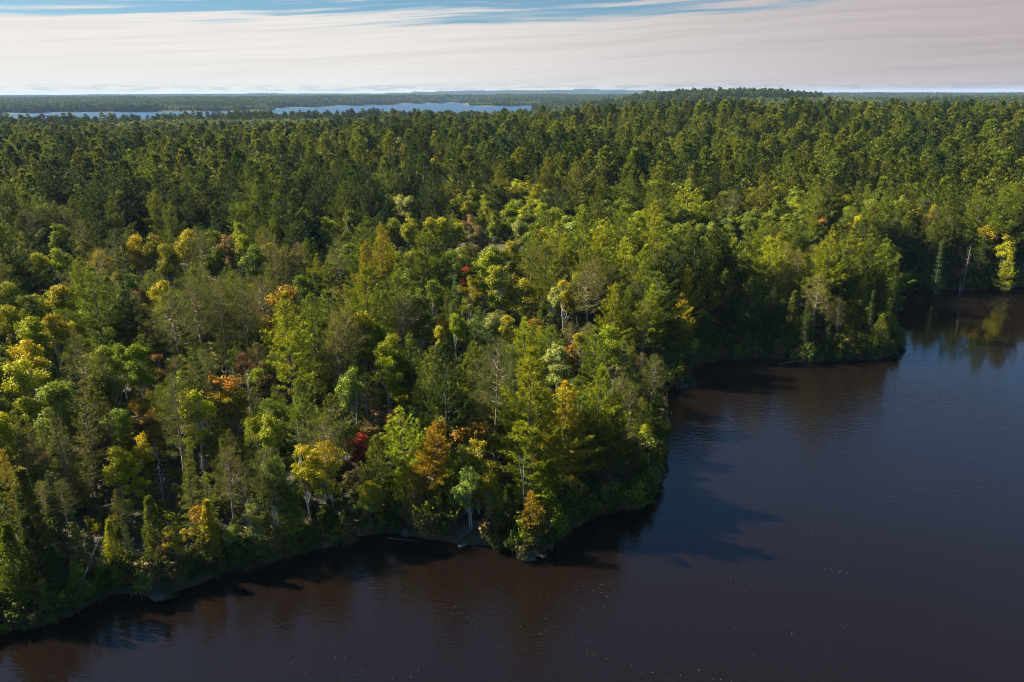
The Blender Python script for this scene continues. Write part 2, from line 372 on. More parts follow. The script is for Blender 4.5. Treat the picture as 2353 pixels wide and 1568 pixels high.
def conifer(seed, H, R0, zb, whorls, per, pitch0, pitch1, curve, prof, needle, nw, per_tuft, tuft_gap, irr, side_len=0.42, up=0.6, sides=6, thin=1.0, bend=0.012, gaps=0.0):
    """tiered conifer: whorls of branches, each a spray of side twigs carrying tufts of needles"""
    rng = np.random.default_rng(seed); g = Geo(); tp = trunk_pts(rng, H, bend)
    g.tube(tp, np.interp(tp[:, 2], [-.4, H * .3, H], [H * .0145, H * .011, 0.025]), sides)
    z0 = zb * H; asym = rng.uniform(0, 6.28); C_, A_, K_ = [], [], []
    for iw in range(whorls):
        t = (iw + rng.uniform(-.35, .35)) / whorls
        t = min(max(t, 0), 0.985); z = z0 + t * (H - z0)
        nb = max(3, int(round(per * (1 - 0.25 * t) + rng.uniform(-1, 1)))); a0 = rng.uniform(0, 6.28)
        lev = rng.uniform(0.78, 1.12)
        for ib in range(nb):
            if rng.random() < gaps: continue
            a = a0 + ib * 6.283 / nb + rng.uniform(-.35, .35)
            Lb = R0 * H * prof(t) * lev * rng.uniform(1 - irr, 1 + irr * 0.7) * (1 + 0.16 * math.cos(a - asym))
            Lb = max(Lb, 0.25)
            p0 = on(tp, z); pit = pitch0 + (pitch1 - pitch0) * t + rng.uniform(-.12, .12)
            s = np.linspace(0, 1, 6)
            rad = Lb * s * math.cos(pit); zz = Lb * s * math.sin(pit) + curve * Lb * (s ** 2 - s * 0.35)
            br = np.stack([p0[0] + rad * math.cos(a), p0[1] + rad * math.sin(a), z + zz], 1)
            g.tube(br[[0, 2, 5]], [0.012 * Lb + 0.015, 0.008 * Lb + .01, 0.008], 3)
            # side twigs
            nside = max(2, int(Lb / (tuft_gap * 1.25)))
            for q in range(nside + 1):
                s_ = 0.22 + 0.78 * (q + rng.uniform(0, .8)) / (nside + 1)
                s_ = min(s_, 1.0)
                pb = np.array([np.interp(s_, s, br[:, c_]) for c_ in range(3)])
                ll = side_len * Lb * (1.05 - s_) + 0.18 * Lb * 0.5 + tuft_gap * .5
                for sd_ in (-1, 1):
                    an = a + sd_ * rng.uniform(.55, 1.05)
                    nt2 = max(1, int(ll / tuft_gap))
                    for w_ in range(nt2):
                        f = (w_ + rng.uniform(.3, 1)) / nt2 * ll
                        C_.append(pb + np.array([math.cos(an) * f, math.sin(an) * f, curve * .25 * f + rng.normal(0, .07)]))
                        A_.append((math.cos(an), math.sin(an), math.sin(pit) * .4 + curve * 0.6)); K_.append(t * .55 + rng.uniform(0, .35))
            C_.append(br[-1]); A_.append((math.cos(a), math.sin(a), .4)); K_.append(t * .6 + .35)
    for q in range(3):
        C_.append(on(tp, H - .25 * q)); A_.append((0, 0, 1)); K_.append(1.0)
    Cc = np.array(C_); Aa = np.array(A_); Kk = np.array(K_); n = len(Cc)
    if thin < 1:
        keep = rng.random(n) < thin; Cc, Aa, Kk = Cc[keep], Aa[keep], Kk[keep]; n = len(Cc)
    tv = rng.uniform(0.15, 0.85, n)
    m_ = per_tuft; c = np.repeat(Cc, m_, 0) + rvec(rng, n * m_) * needle * .16
    dirs = np.repeat(Aa, m_, 0) * 0.9 + rvec(rng, n * m_) * 0.62; dirs[:, 2] += up * rng.uniform(.1, 1.1, n * m_)
    b = rvec(rng, n * m_); b[:, 2] *= 0.25
    g.leaves(c, dirs, b, needle * rng.uniform(.65, 1.2, n * m_), nw * rng.uniform(.7, 1.3, n * m_),
             np.clip(np.repeat(tv, m_) + rng.normal(0, .22, n * m_), 0, 1), np.clip(np.repeat(Kk, m_), 0, 1))
    return g, False

def tufted(seed, H, R0, zb, nbr, needle, nw, per_ball, balls, sides=6, ball=0.55, sparse=1.0):
    """red pine: bare pole, open rounded crown of up-curving limbs that end in balls of needles"""
    rng = np.random.default_rng(seed); g = Geo(); tp = trunk_pts(rng, H * .97, 0.01)
    g.tube(tp, np.interp(tp[:, 2], [-.4, H * .4, H], [H * .0135, H * .010, 0.03]), sides)
    Cc = []; K_ = []
    for ib in range(nbr):
        t = (ib + rng.uniform(0, 1)) / nbr; z = H * (zb + (0.97 - zb) * t)
        pr = (math.sin(math.pi * (0.22 + 0.74 * t)) ** 0.8); Lb = R0 * H * pr * rng.uniform(.7, 1.2)
        a = ib * 2.4 + rng.uniform(-.4, .4); pit = rng.uniform(-.15, .2) + t * .5
        s = np.linspace(0, 1, 6); rad = Lb * s * math.cos(pit); zz = Lb * s * math.sin(pit) + .3 * Lb * s ** 2 - .08 * Lb * np.sin(s * 3.1)
        kink = np.cumsum(rng.normal(0, .05, 6)) * Lb
        p0 = on(tp, z); br = np.stack([p0[0] + rad * math.cos(a) - kink * math.sin(a), p0[1] + rad * math.sin(a) + kink * math.cos(a), z + zz], 1)
        g.tube(br, np.linspace(.018 * Lb + .025, .012, 6), 4)
        nb = max(2, int(balls * Lb / (R0 * H)))
        for q in range(nb):
            s_ = 0.42 + .6 * (q + 1) / nb; s_ = min(s_, 1)
            pb = np.array([np.interp(s_, s, br[:, c_]) for c_ in range(3)])
            off = rvec(rng, 1)[0] * np.array([1, 1, .55]) * Lb * .22; off[2] = abs(off[2])
            if q % 2 == 0: g.tube([pb, pb + off], [.02, .01], 3)
            Cc.append(pb + off); K_.append(.2 + .6 * t)
    Cc.append(on(tp, H)); K_.append(.9)
    Cc = np.array(Cc); n = len(Cc); m_ = per_ball
    d = rvec(rng, n * m_); d /= np.linalg.norm(d, axis=1)[:, None]; d[:, 2] = d[:, 2] * .8 + .25
    bs = np.repeat(rng.uniform(.7, 1.25, n) * ball, m_)
    c = np.repeat(Cc, m_, 0) + d * (rng.uniform(0, 1, n * m_) ** .6 * bs)[:, None]
    tv = rng.uniform(.1, .9, n)
    g.leaves(c, d + rvec(rng, n * m_) * .3, rvec(rng, n * m_), needle * rng.uniform(.6, 1.1, n * m_), np.full(n * m_, nw),
             np.clip(np.repeat(tv, m_) + rng.normal(0, .15, n * m_), 0, 1), np.clip(np.repeat(np.array(K_), m_) + rng.normal(0, .1, n * m_), 0, 1))
    return g, False

def broadleaf(seed, H, R0, zc, RZ, clumps, per, leaf, bark_bend=0.03, stems=1, clump_r=1.0, sides=6, flat=1.0):
    """deciduous tree: limbs that fan into a crown of many separate leaf clumps"""
    rng = np.random.default_rng(seed); g = Geo()
    bases = [(0, 0)] if stems == 1 else [(0.3 * math.cos(k * 2.2), 0.3 * math.sin(k * 2.2)) for k in range(stems)]
    tps = []
    for q, bpos in enumerate(bases):
        ln_ = (0, 0) if stems == 1 else (bpos[0] * .25, bpos[1] * .25)
        tp = trunk_pts(rng, H * (.86 if q == 0 else .75), bark_bend, lean=ln_); tp[:, 0] += bpos[0]; tp[:, 1] += bpos[1]
        g.tube(tp, np.interp(tp[:, 2], [-.4, H * .4, H], [H * .0115, H * .008, 0.02]), sides); tps.append(tp)
    # lobes of the crown, then clumps on the lobes
    nl = max(5, clumps // 7); lobes = []
    for q in range(nl):
        u = rvec(rng, 1)[0]; u /= np.linalg.norm(u); rr = rng.uniform(.45, .95) 
        lobes.append(np.array([u[0] * R0 * H * rr, u[1] * R0 * H * rr, zc * H + u[2] * RZ * H * rr]))
    lobes.append(np.array([0, 0, zc * H + RZ * H * .85])); lobes.append(np.array([0.1 * R0 * H, 0, zc * H]))
    Cc = []
    for q in range(clumps):
        lb = lobes[q % len(lobes)]
        u = rvec(rng, 1)[0]; u /= np.linalg.norm(u); u[2] = abs(u[2]) * .9 - .15
        Cc.append(lb + u * R0 * H * rng.uniform(.2, .5) * np.array([1, 1, 1.0]))
    Cc = np.array(Cc)
    Cc[:, 2] = np.clip(Cc[:, 2], H * .16, H * .985)
    for q in range(0, len(Cc), 2):
        tp = tps[q % len(tps)]; z0 = max(H * .22, min(Cc[q][2] - rng.uniform(.12, .3) * H, H * .8)); p0 = on(tp, z0)
        mid = p0 * .5 + Cc[q] * .5; mid[2] -= .05 * H * rng.uniform(0, 1); mid[:2] += rng.normal(0, .02 * H, 2)
        g.tube([p0, mid, Cc[q]], [.0038 * H, .0025 * H, .012], 4)
    n = len(Cc); m_ = per
    cr_ = rng.uniform(.6, 1.25, n) * clump_r
    d = rvec(rng, n * m_); d /= np.linalg.norm(d, axis=1)[:, None]; d[:, 2] *= .72 * flat
    rr = rng.uniform(0, 1, n * m_) ** .5
    c = np.repeat(Cc, m_, 0) + d * (rr * np.repeat(cr_, m_))[:, None] + rvec(rng, n * m_) * .15 * clump_r
    tv = rng.uniform(.15, .85, n)
    hh = (c[:, 2] - H * .25) / (H * .75)
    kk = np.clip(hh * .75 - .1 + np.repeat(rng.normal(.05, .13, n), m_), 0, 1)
    nrm = d + np.array([0, 0, .35]) + rvec(rng, n * m_) * .5; a_ = np.cross(nrm, rvec(rng, n * m_)); b_ = np.cross(nrm, a_)
    g.leaves(c, a_, b_, leaf * rng.uniform(.7, 1.35, n * m_), leaf * .8 * rng.uniform(.7, 1.3, n * m_),
             np.clip(np.repeat(tv, m_) + rng.normal(0, .27, n * m_), 0, 1), kk)
    return g, True

def snag(seed, H, nbr, Lf, droop=-.2, fork=False, twigs=3):
    rng = np.random.default_rng(seed); g = Geo()
    tp = trunk_pts(rng, H, 0.012 if not fork else 0.04)
    g.tube(tp, np.interp(tp[:, 2], [-.4, H], [H * .011, .03]), 6)
    if fork:
        p0 = on(tp, H * .28); e_ = p0 + np.array([-1.5, .3, H * .30]); g.tube([p0, p0 * .5 + e_ * .5 + np.array([-.3, 0, 0]), e_], [H * .008, H * .006, .03], 5)
        p0 = on(tp, H * .60); e_ = p0 + np.array([2.0, -.2, H * .38]); g.tube([p0, p0 * .6 + e_ * .4 + np.array([.3, 0, 0]), e_], [H * .006, H * .004, .02], 5)
    for q in range(nbr):
        t = .25 + .73 * (q + rng.uniform(0, 1)) / nbr; a = rng.uniform(0, 6.28); Lb = Lf * H * (1.05 - t) * rng.uniform(.5, 1.3)
        if fork: Lb = Lf * H * rng.uniform(.4, 1)
        p0 = on(tp, t * H); dz = droop * Lb if not fork else .9 * Lb
        e_ = p0 + np.array([math.cos(a) * Lb, math.sin(a) * Lb, dz]); g.tube([p0, (p0 + e_) / 2 + np.array([0, 0, .08 * Lb]), e_], [.03, .02, .008], 3)
        for w_ in range(twigs):
            f = rng.uniform(.3, 1); pb = p0 * (1 - f) + e_ * f; g.tube([pb, pb + rvec(rng, 1)[0] * Lb * .2], [.012, .006], 3)
    return g, None

wp_prof = lambda t: (1 - t) ** .98 * (0.66 + .62 * min(t * 3, 1)) + .03
sp_prof = lambda t: (1 - t) ** 1.05 + .02
la_prof = lambda t: (1 - t) ** .75 * (.8 + .2 * min(1, t * 4)) + .03
# kind -> (bark, height of the model, list of models)
def build_kinds(lod):
    K = {}
    if lod == 'near':
        K['white_pine'] = [('pine', conifer(10 + q, 22, (.27, .23, .29, .215, .25)[q], (.2, .26, .16, .3, .12)[q], (15, 15, 16, 14, 17)[q], 6.0, -.06, 1.05, .34, wp_prof, .52, .105, 12, .46, .5, side_len=.27, up=.4, gaps=(.06, .12, .05, .15, .08)[q])) for q in range(5)]
        K['young_pine'] = [('pine', conifer(30 + q, 13, .25, .1, 17, 5, .05, .9, .2, wp_prof, .5, .12, 6, .5, .35, gaps=.05)) for q in range(2)]
        K['red_pine'] = [('red', tufted(40 + q, 20, (.17, .2, .15)[q], (.36, .42, .3)[q], (40, 36, 44)[q], .42, .055, 36, 9)) for q in range(3)]
        K['spruce'] = [('pine', conifer(50 + q, 16, (.135, .11, .15)[q], .07, 30, 5.5, -.25, .5, -.12, sp_prof, .34, .085, 6, .40, .5, side_len=.30, up=.1, gaps=.12)) for q in range(3)]
        K['tamarack'] = [('pine', conifer(60 + q, 17, (.16, .185)[q], .18, 34, 5, -.05, .6, .12, la_prof, .30, .07, 7, .36, .4, side_len=.3, up=.35, gaps=.12)) for q in range(2)]
        K['cedar'] = [('red', conifer(70 + q, 10, (.2, .17)[q], .05, 26, 6.5, .15, 1.0, .3, la_prof, .34, .15, 6, .4, .3, side_len=.4, up=.5)) for q in range(2)]
        K['aspen'] = [('aspen', broadleaf(80 + q, 17, (.17, .15, .195, .16)[q], (.64, .62, .60, .66)[q], (.31, .32, .30, .28)[q], (84, 72, 98, 70)[q], 110, .30, clump_r=(1.2, 1.1, 1.25, 1.15)[q])) for q in range(4)]
        K['birch'] = [('birch', broadleaf(90 + q, 14, (.2, .24)[q], (.6, .55)[q], (.32, .36)[q], (62, 80)[q], 150, .22, stems=(1, 3)[q], clump_r=.85)) for q in range(2)]
        K['maple'] = [('maple', broadleaf(100 + q, 10, (.26, .3, .2)[q], (.62, .6, .62)[q], (.3, .28, .34)[q], (44, 50, 34)[q], 100, .25, clump_r=.75, flat=.8)) for q in range(3)]
        K['dead_spruce'] = [('grey', snag(110 + q, 13, 60, .2)) for q in range(2)]
        K['dead_pine'] = [('grey', snag(115, 20, 34, .16, droop=.1, twigs=5))]
        K['bare_birch'] = [('birch', snag(120, 13, 14, .12, fork=True))]
        K['shrub'] = [('maple', broadleaf(130 + q, 2.2, .42, .5, .35, 9, 34, .22, clump_r=.5, sides=3)) for q in range(3)]
    elif lod == 'mid':
        K['white_pine'] = [('pine', conifer(210 + q, 23, (.27, .23, .28)[q], .2, 13, 5.4, 0, 1.05, .32, wp_prof, .9, .31, 7, .95, .5, side_len=.27, sides=3)) for q in range(3)]
        K['red_pine'] = [('red', tufted(240 + q, 20, .18, .4, 22, .8, .18, 16, 5, 3, ball=.8)) for q in range(2)]
        K['spruce'] = [('pine', conifer(250 + q, 16, .13, .08, 20, 5, -.2, .4, -.1, sp_prof, .8, .3, 3, 1.0, .3, side_len=.3, up=.15, sides=3)) for q in range(2)]
        K['aspen'] = [('aspen', broadleaf(280 + q, 17, (.18, .165, .2)[q], .62, .31, 56, 34, .6, clump_r=1.35, sides=3)) for q in range(3)]
    else:
        K['white_pine'] = [('pine', conifer(310 + q, 24, (.26, .22, .27)[q], .2, 10, 4.6, .05, 1.05, .25, wp_prof, 1.5, .65, 4, 2.2, .45, side_len=.25, sides=3)) for q in range(3)]
        K['spruce'] = [('pine', conifer(350 + q, 16, .13, .1, 8, 4, -.2, .4, -.1, sp_prof, 1.6, .9, 2, 2.6, .3, side_len=.3, up=.15, sides=3)) for q in range(1)]
        K['aspen'] = [('aspen', broadleaf(380 + q, 17, (.2, .18)[q], .68, .25, 16, 9, 1.7, clump_r=1.3, sides=3)) for q in range(2)]
    return K
MODEL_H = dict(white_pine=22, young_pine=13, red_pine=20, spruce=16, tamarack=17, cedar=10, aspen=17, birch=14, maple=10, dead_spruce=13, dead_pine=20, bare_birch=13, shrub=2.2)

NEAR = build_kinds('near'); MID = build_kinds('mid'); FAR = build_kinds('far')
part_mesh = {}       # (kind, variant) -> (crown mesh or None, trunk mesh)
def joined(name, bark, gq):
    """one mesh with wood and leaves together, for the scattered forest"""
    g, quad = gq
    wv = np.concatenate(g.wv); wq = np.concatenate(g.wq)
    if quad is None:
        return mesh_np(name, wv, None, wq, [M_bark[bark]])
    P, Fc, v, k = g.leaf_arrays(quad)
    verts = np.concatenate([wv, P]); z = np.zeros(len(wv))
    at_ = dict(v=np.concatenate([z, v]), k=np.concatenate([z, k]))
    if quad:
        return mesh_np(name, verts, None, np.concatenate([wq, Fc + len(wv)]), [M_leaf, M_bark[bark]], np.concatenate([np.ones(len(wq)), np.zeros(len(Fc))]), attrs=at_)
    return mesh_np(name, verts, Fc + len(wv), wq, [M_leaf, M_bark[bark]], np.concatenate([np.zeros(len(Fc)), np.ones(len(wq))]), attrs=at_)
def parts(kind, q):
    if (kind, q) not in part_mesh:
        bark, (g, quad) = NEAR[kind][q]
        tr = mesh_np(kind + '_trunk', np.concatenate(g.wv), None, np.concatenate(g.wq), [M_bark[bark]], smooth=True)
        cr_ = None
        if quad is not None:
            P, Fc, v, k = g.leaf_arrays(quad)
            cr_ = mesh_np(kind + '_crown', P, None if quad else Fc, Fc if quad else None, [M_leaf], attrs=dict(v=v, k=k))
        part_mesh[(kind, q)] = (cr_, tr)
    return part_mesh[(kind, q)]

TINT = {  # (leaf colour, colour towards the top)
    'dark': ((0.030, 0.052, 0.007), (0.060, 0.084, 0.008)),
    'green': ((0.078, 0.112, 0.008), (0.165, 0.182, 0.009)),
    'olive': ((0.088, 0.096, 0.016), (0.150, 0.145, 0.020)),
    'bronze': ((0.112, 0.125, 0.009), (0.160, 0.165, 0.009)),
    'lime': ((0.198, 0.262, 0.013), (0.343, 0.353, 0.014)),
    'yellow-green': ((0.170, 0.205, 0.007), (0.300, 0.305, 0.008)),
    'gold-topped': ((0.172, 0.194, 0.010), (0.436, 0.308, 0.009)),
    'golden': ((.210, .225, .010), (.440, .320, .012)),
    'amber': ((.300, .210, .010), (.470, .270, .012)),
    'orange': ((.150, .160, .015), (.430, .180, .022)),
    'scarlet': ((.200, .050, .020), (.420, .050, .030)),
    'pinkish': ((.140, .140, .035), (.320, .135, .075)),
    'pale': ((0.198, 0.228, 0.050), (0.304, 0.308, 0.079)),
    'mid': ((0.132, 0.171, 0.020), (0.190, 0.230, 0.026)),
    'blue-green': ((0.066, 0.120, 0.032), (0.112, 0.160, 0.043)),
    'brown': ((.095, .090, .025), (.150, .110, .035)),
    'grey': ((.2, .17, .15), (.2, .17, .15)),
}
REG = dict(R=(0, 800, 2.139), S=(900, 800, 2.139), T=(2000, 700, 2.195), U=(0, 1347, 2.139), V=(900, 1247, 1.96), A=(0, 400, 2.941), B=(800, 500, 2.941), D=(2200, 500, 2.698))
KC = dict(wp='white_pine', yp='young_pine', rp='red_pine', sp='spruce', ta='tamarack', ce='cedar', as_='aspen', bi='birch', ma='maple', ds='dead_spruce', dp='dead_pine', bb='bare_birch')
# notable plants: view, x, y of the top in that view, height in metres, kind, colour
LIST = """
R 40 225 17 as yellow-green
R 370 105 17 as gold-topped
R 570 -10 23 wp green
R 330 270 16 as gold-topped
R 210 310 16 as yellow-green
R 170 455 17 as gold-topped
R 130 575 17 as lime
R 15 480 15 as mid
R 870 480 14 as lime
R 1250 65 20 rp olive
R 1100 150 19 rp olive
R 1390 85 20 rp olive
R 1550 80 20 rp olive
R 1690 60 19 rp olive
R 700 40 20 wp green
R 760 120 18 wp dark
R 1040 80 14 as gold-topped
R 880 130 11 ma pinkish
R 920 235 8 ma golden
R 305 110 9 ma scarlet
R 1830 160 24 wp yellow-green
R 2010 170 22 wp green
R 2005 40 12 sp blue-green
R 2180 265 19 rp olive
R 1835 118 19 ma orange
R 600 553 18 ta olive
R 495 735 18 ta olive
R 90 910 15 ta olive
R 355 915 16 ta olive
R 1385 672 12 ma orange
R 1485 735 11 ma orange
R 1440 800 9 ma golden
R 1000 560 9 ma pinkish
R 1550 560 9 ma pinkish
R 1095 700 18 rp olive
R 870 845 8 ma orange
R 960 925 9 ma orange
R 900 1060 8 ma gold-topped
R 1560 650 12 bb grey
R 1610 965 12 ta yellow-green
R 1700 925 12 as lime
R 1885 985 11 ds grey
R 1985 1018 7 as pale
R 2075 1145 15 bi golden
R 1960 1190 13 bi gold-topped
R 2310 1070 8 ma scarlet
R 740 1130 10 as yellow-green
R 40 1160 14 ta gold-topped
R 1190 1095 12 sp green
R 1000 1155 9 ds grey
R 1550 1320 8 ds brown
R 870 1285 7 ma golden
R 240 1010 13 ta olive
R 1440 1100 12 sp green
R 1750 1190 12 as mid
R 1290 1190 9 ds grey
R 650 840 14 ta olive
R 150 1290 13 ce olive
S 400 -20 23 wp yellow-green
S 620 -60 23 wp green
S 860 60 15 as green
S 395 268 16 as gold-topped
S 485 340 14 as yellow-green
S 590 408 14 as yellow-green
S 560 560 13 bi yellow-green
S 60 170 20 wp green
S 230 325 19 rp olive
S 640 190 16 rp olive
S 1065 5 9 ma scarlet
S 1085 45 14 bi gold-topped
S 1260 -20 17 as lime
S 1170 -60 16 as lime
S 1430 55 15 as golden
S 1700 66 15 bi golden
S 1630 120 14 as pale
S 1850 -10 20 rp olive
S 1990 105 18 wp yellow-green
S 2290 120 20 wp yellow-green
S 890 322 8 ma orange
S 900 370 8 as golden
S 1000 280 12 as yellow-green
S 1140 262 13 yp blue-green
S 1240 280 11 as pale
S 1320 305 11 as gold-topped
S 1440 325 15 wp yellow-green
S 715 430 13 yp green
S 935 470 23 wp dark
S 1110 490 14 yp green
S 1240 475 20 rp olive
S 1460 525 24 wp yellow-green
S 1650 478 13 bi pale
S 1800 405 10 as golden
S 1740 500 9 ma orange
S 1900 385 16 wp green
S 1990 350 15 as yellow-green
S 2190 555 20 rp brown
S 2020 640 13 ma brown
S 1900 695 22 wp yellow-green
S 1690 775 21 wp gold-topped
S 650 825 9 ma gold-topped
S 510 895 9 ma pinkish
S 600 915 9 ma pinkish
S 395 1065 8 ma scarlet
S 655 985 18 wp yellow-green
S 870 985 11 ma amber
S 870 1060 17 wp amber
S 1120 970 12 ma orange
S 1140 1090 12 bi gold-topped
S 1480 1130 18 wp yellow-green
S 1570 1140 17 wp gold-topped
S 690 1310 12 yp lime
S 1450 1235 10 bb grey
S 1215 1285 9 bi golden
S 1250 1400 12 yp yellow-green
S 965 1250 14 yp green
S 2010 900 20 wp green
S 1780 880 19 wp green
S 430 1400 8 bi golden
S 1810 1010 18 wp green
S 2120 820 19 rp olive
S 2260 900 17 ce green
S 1060 1130 11 bi mid
S 340 620 15 as mid
S 20 700 15 wp green
S 480 1150 12 yp green
S 2100 130 16 yp green
S 770 200 15 as green
S 2210 210 16 rp olive
S 1560 700 14 as mid
S 960 400 10 sp green
V 1360 455 9 yp amber
V 880 290 13 yp green
V 1000 330 11 bi mid
V 400 410 9 bi golden
V 1880 425 7 ce dark
V 2000 470 4 ma pinkish
V 1700 300 14 wp dark
V 1980 200 12 ce olive
V 2080 260 9 ce dark
V 1430 330 13 yp yellow-green
V 1230 420 9 ce dark
V 1500 440 11 yp dark
V 820 480 9 ce dark
V 180 520 7 ce dark
V 580 560 7 ce dark
U 1330 365 10 ce gold-topped
U 1310 165 10 ta green
U 700 495 7 ce yellow-green
U 960 300 9 ce green
U 330 150 13 sp dark
U 1870 295 9 yp lime
U 1680 60 15 rp olive
U 1740 190 11 bi olive
U 450 380 9 sp blue-green
U 560 470 10 sp dark
U 780 430 8 sp dark
U 100 280 13 sp dark
U 190 480 11 ce dark
U 60 560 11 ce green
U 1440 0 13 rp olive
U 1260 380 7 ma orange
U 1120 560 6 ma golden
U 300 640 9 ce dark
U 460 760 7 ce green
U 1600 380 9 bi pale
U 1500 500 7 bi mid
U 1080 620 5 ma brown
U 2020 420 9 ce dark
U 1210 60 12 sp green
T 1000 330 20 rp olive
T 1050 85 24 wp yellow-green
T 1430 245 15 wp yellow-green
T 1290 305 14 yp yellow-green
T 1540 400 15 wp green
T 1460 470 13 wp green
T 1190 125 20 wp green
T 1380 690 6 ce lime
T 1420 560 10 yp green
T 830 450 12 ce olive
T 130 235 19 wp gold-topped
T 270 285 17 wp yellow-green
T 510 165 16 wp yellow-green
T 585 190 10 ma orange
T 770 250 16 rp olive
T 700 60 22 wp yellow-green
T 90 420 18 wp gold-topped
T 190 700 7 bi lime
T 620 30 21 wp yellow-green
T 400 320 17 wp dark
T 560 330 17 wp dark
T 700 380 15 wp dark
T 900 200 18 wp green
T 1300 180 17 ce olive
T 1820 45 17 sp blue-green
T 1530 130 14 ds grey
T 1995 75 15 ds grey
T 1990 170 9 ma pinkish
T 2250 10 17 as gold-topped
T 2270 125 13 yp yellow-green
T 2200 40 12 sp dark
T 1640 60 13 sp dark
T 1900 30 15 sp dark
T 2090 60 14 sp blue-green
T 1640 190 8 bi dark
T 1750 210 7 bi dark
T 1950 260 6 bi dark
T 2130 230 7 ce dark
T 340 480 11 ce dark
T 480 520 11 ce dark
T 600 560 9 ce dark
T 720 560 9 ce dark
T 1150 470 14 rp olive
T 1080 620 8 ce dark
T 1230 600 9 ce dark
A 480 775 17 as yellow-green
A 500 980 17 as lime
A 690 1090 19 wp yellow-green
A 300 1040 16 as yellow-green
A 520 1325 16 as lime
A 1190 870 17 as gold-topped
A 1340 870 17 as gold-topped
A 1460 945 16 as gold-topped
A 1650 825 17 as gold-topped
A 1990 880 15 bi pinkish
A 1880 980 16 as green
A 2130 870 17 as yellow-green
A 2230 960 16 as mid
A 1430 1290 13 as gold-topped
A 1200 1345 9 ma orange
A 1700 1265 18 rp olive
A 1880 1290 17 rp olive
A 160 900 18 wp olive
A 60 480 20 rp dark
A 340 640 19 rp olive
A 960 560 23 wp green
A 650 545 21 wp bronze
A 640 115 24 wp green
A 1360 500 22 wp bronze
A 1480 600 21 wp green
A 2080 500 22 wp bronze
A 110 280 22 wp bronze
A 430 255 22 wp green
A 820 240 23 wp green
A 2100 760 17 as yellow-green
A 980 850 18 rp dark
A 700 770 18 rp olive
A 1760 450 22 wp bronze
A 1160 460 22 wp bronze
A 640 250 23 wp dark
B 150 695 17 rp olive
B 520 430 17 as lime
B 350 360 16 as green
B 720 365 17 as green
B 1000 500 22 wp gold-topped
B 1400 540 22 wp green
B 1250 430 16 as golden
B 1440 440 16 as golden
B 1560 430 16 as yellow-green
B 1110 430 15 as yellow-green
B 960 220 13 as golden
B 1180 240 16 as pale
B 1265 250 16 as pale
B 1440 160 11 ma scarlet
B 2135 40 12 ma scarlet
B 1550 80 20 wp dark
B 1860 40 22 wp bronze
B 1870 500 15 as brown
B 2000 400 17 as green
B 1720 230 16 as yellow-green
B 2160 630 17 as yellow-green
B 1960 735 16 as yellow-green
B 1770 890 9 ma scarlet
B 870 660 22 wp gold-topped
B 1270 80 20 wp dark
B 1845 210 13 sp dark
B 640 640 19 rp olive
B 1500 560 22 wp green
B 2220 470 15 as pale
B 430 930 10 sp blue-green
B 1180 1130 17 rp olive
B 1780 400 15 bi pinkish
B 1060 20 12 as golden
B 1700 40 13 as golden
B 560 330 16 as green
D 900 250 17 wp gold-topped
D 740 420 14 ma orange
D 1130 455 15 as gold-topped
D 1310 490 14 as gold-topped
D 1390 540 12 ma gold-topped
D 1640 290 17 as golden
D 1580 370 17 as gold-topped
D 1690 430 14 as gold-topped
D 2235 185 20 dp grey
D 1890 220 13 ma pinkish
D 2140 265 18 rp olive
D 1980 420 17 rp olive
D 2220 555 11 as gold-topped
D 2310 600 9 ds pinkish
D 1450 370 13 ds brown
D 1500 470 13 ds grey
D 1810 440 13 ds grey
D 1710 470 15 sp blue-green
D 810 480 15 wp gold-topped
D 650 370 17 wp yellow-green
D 460 220 15 as green
D 600 260 15 as green
D 780 200 16 as green
D 860 75 17 as mid
D 1330 0 19 rp olive
D 1150 220 16 as green
D 1500 200 17 as green
D 1620 0 23 wp yellow-green
D 1780 -30 23 wp yellow-green
D 2030 50 22 wp yellow-green
D 1920 60 15 sp green
D 1300 270 14 as gold-topped
D 1185 5 14 as golden
D 130 400 16 as mid
D 350 540 21 wp yellow-green
D 530 60 19 wp green
D 330 110 19 wp gold-topped
D 730 620 21 wp yellow-green
"""
# ------------------------------------------------------------------ where every tree stands
class T: pass
trees = []; prng = random.Random(11)
def add_tree(x, y, H, kind, tint, var=None, key=False):
    t = T(); t.x, t.y, t.H, t.kind, t.tint, t.key = x, y, H, kind, tint, key
    t.var = prng.randrange(len(NEAR[kind])) if var is None else var
    t.z = float(ground_h(np.array([x]), np.array([y]))[0]); t.rot = prng.uniform(0, 6.283)
    t.z = max(t.z, 0.05); t.wide = prng.uniform(.88, 1.1) if key else prng.uniform(.95, 1.22)
    trees.append(t); return t
RADIUS = dict(white_pine=.2, young_pine=.22, red_pine=.17, spruce=.11, tamarack=.15, cedar=.18, aspen=.2, birch=.22, maple=.27, dead_spruce=.12, dead_pine=.1, bare_birch=.12)
for row in LIST.split('\n'):
    q = row.split()
    if not q: continue
    ox, oy, s_ = REG[q[0]]; px = (ox + float(q[1]) / s_) * .76595; py = (oy + float(q[2]) / s_) * .76595
    H = float(q[3]); kind = KC['as_' if q[4] == 'as' else q[4]]; z = 5.0
    if q[0] in 'UV' or py > 900: z = 2.5
    for _ in range(4):
        x, y = at(px, py, z + H); z = max(.1, float(ground_h(np.array([x]), np.array([y]))[0]))
    # a tree that would stand in the water is moved up its line of sight onto the bank, and made shorter to match
    back = .8 + max(0, H - 8) * .42
    for _ in range(70):
        if py < 640 or float(sdist(NEAR_LAKE, np.array([x]), np.array([y]))[0]) > back: break
        H *= .985; x, y = at(px, py, z + H)
    z = max(.1, float(ground_h(np.array([x]), np.array([y]))[0]))
    add_tree(x, y, H, kind, q[5], key=True)
keys = list(trees)

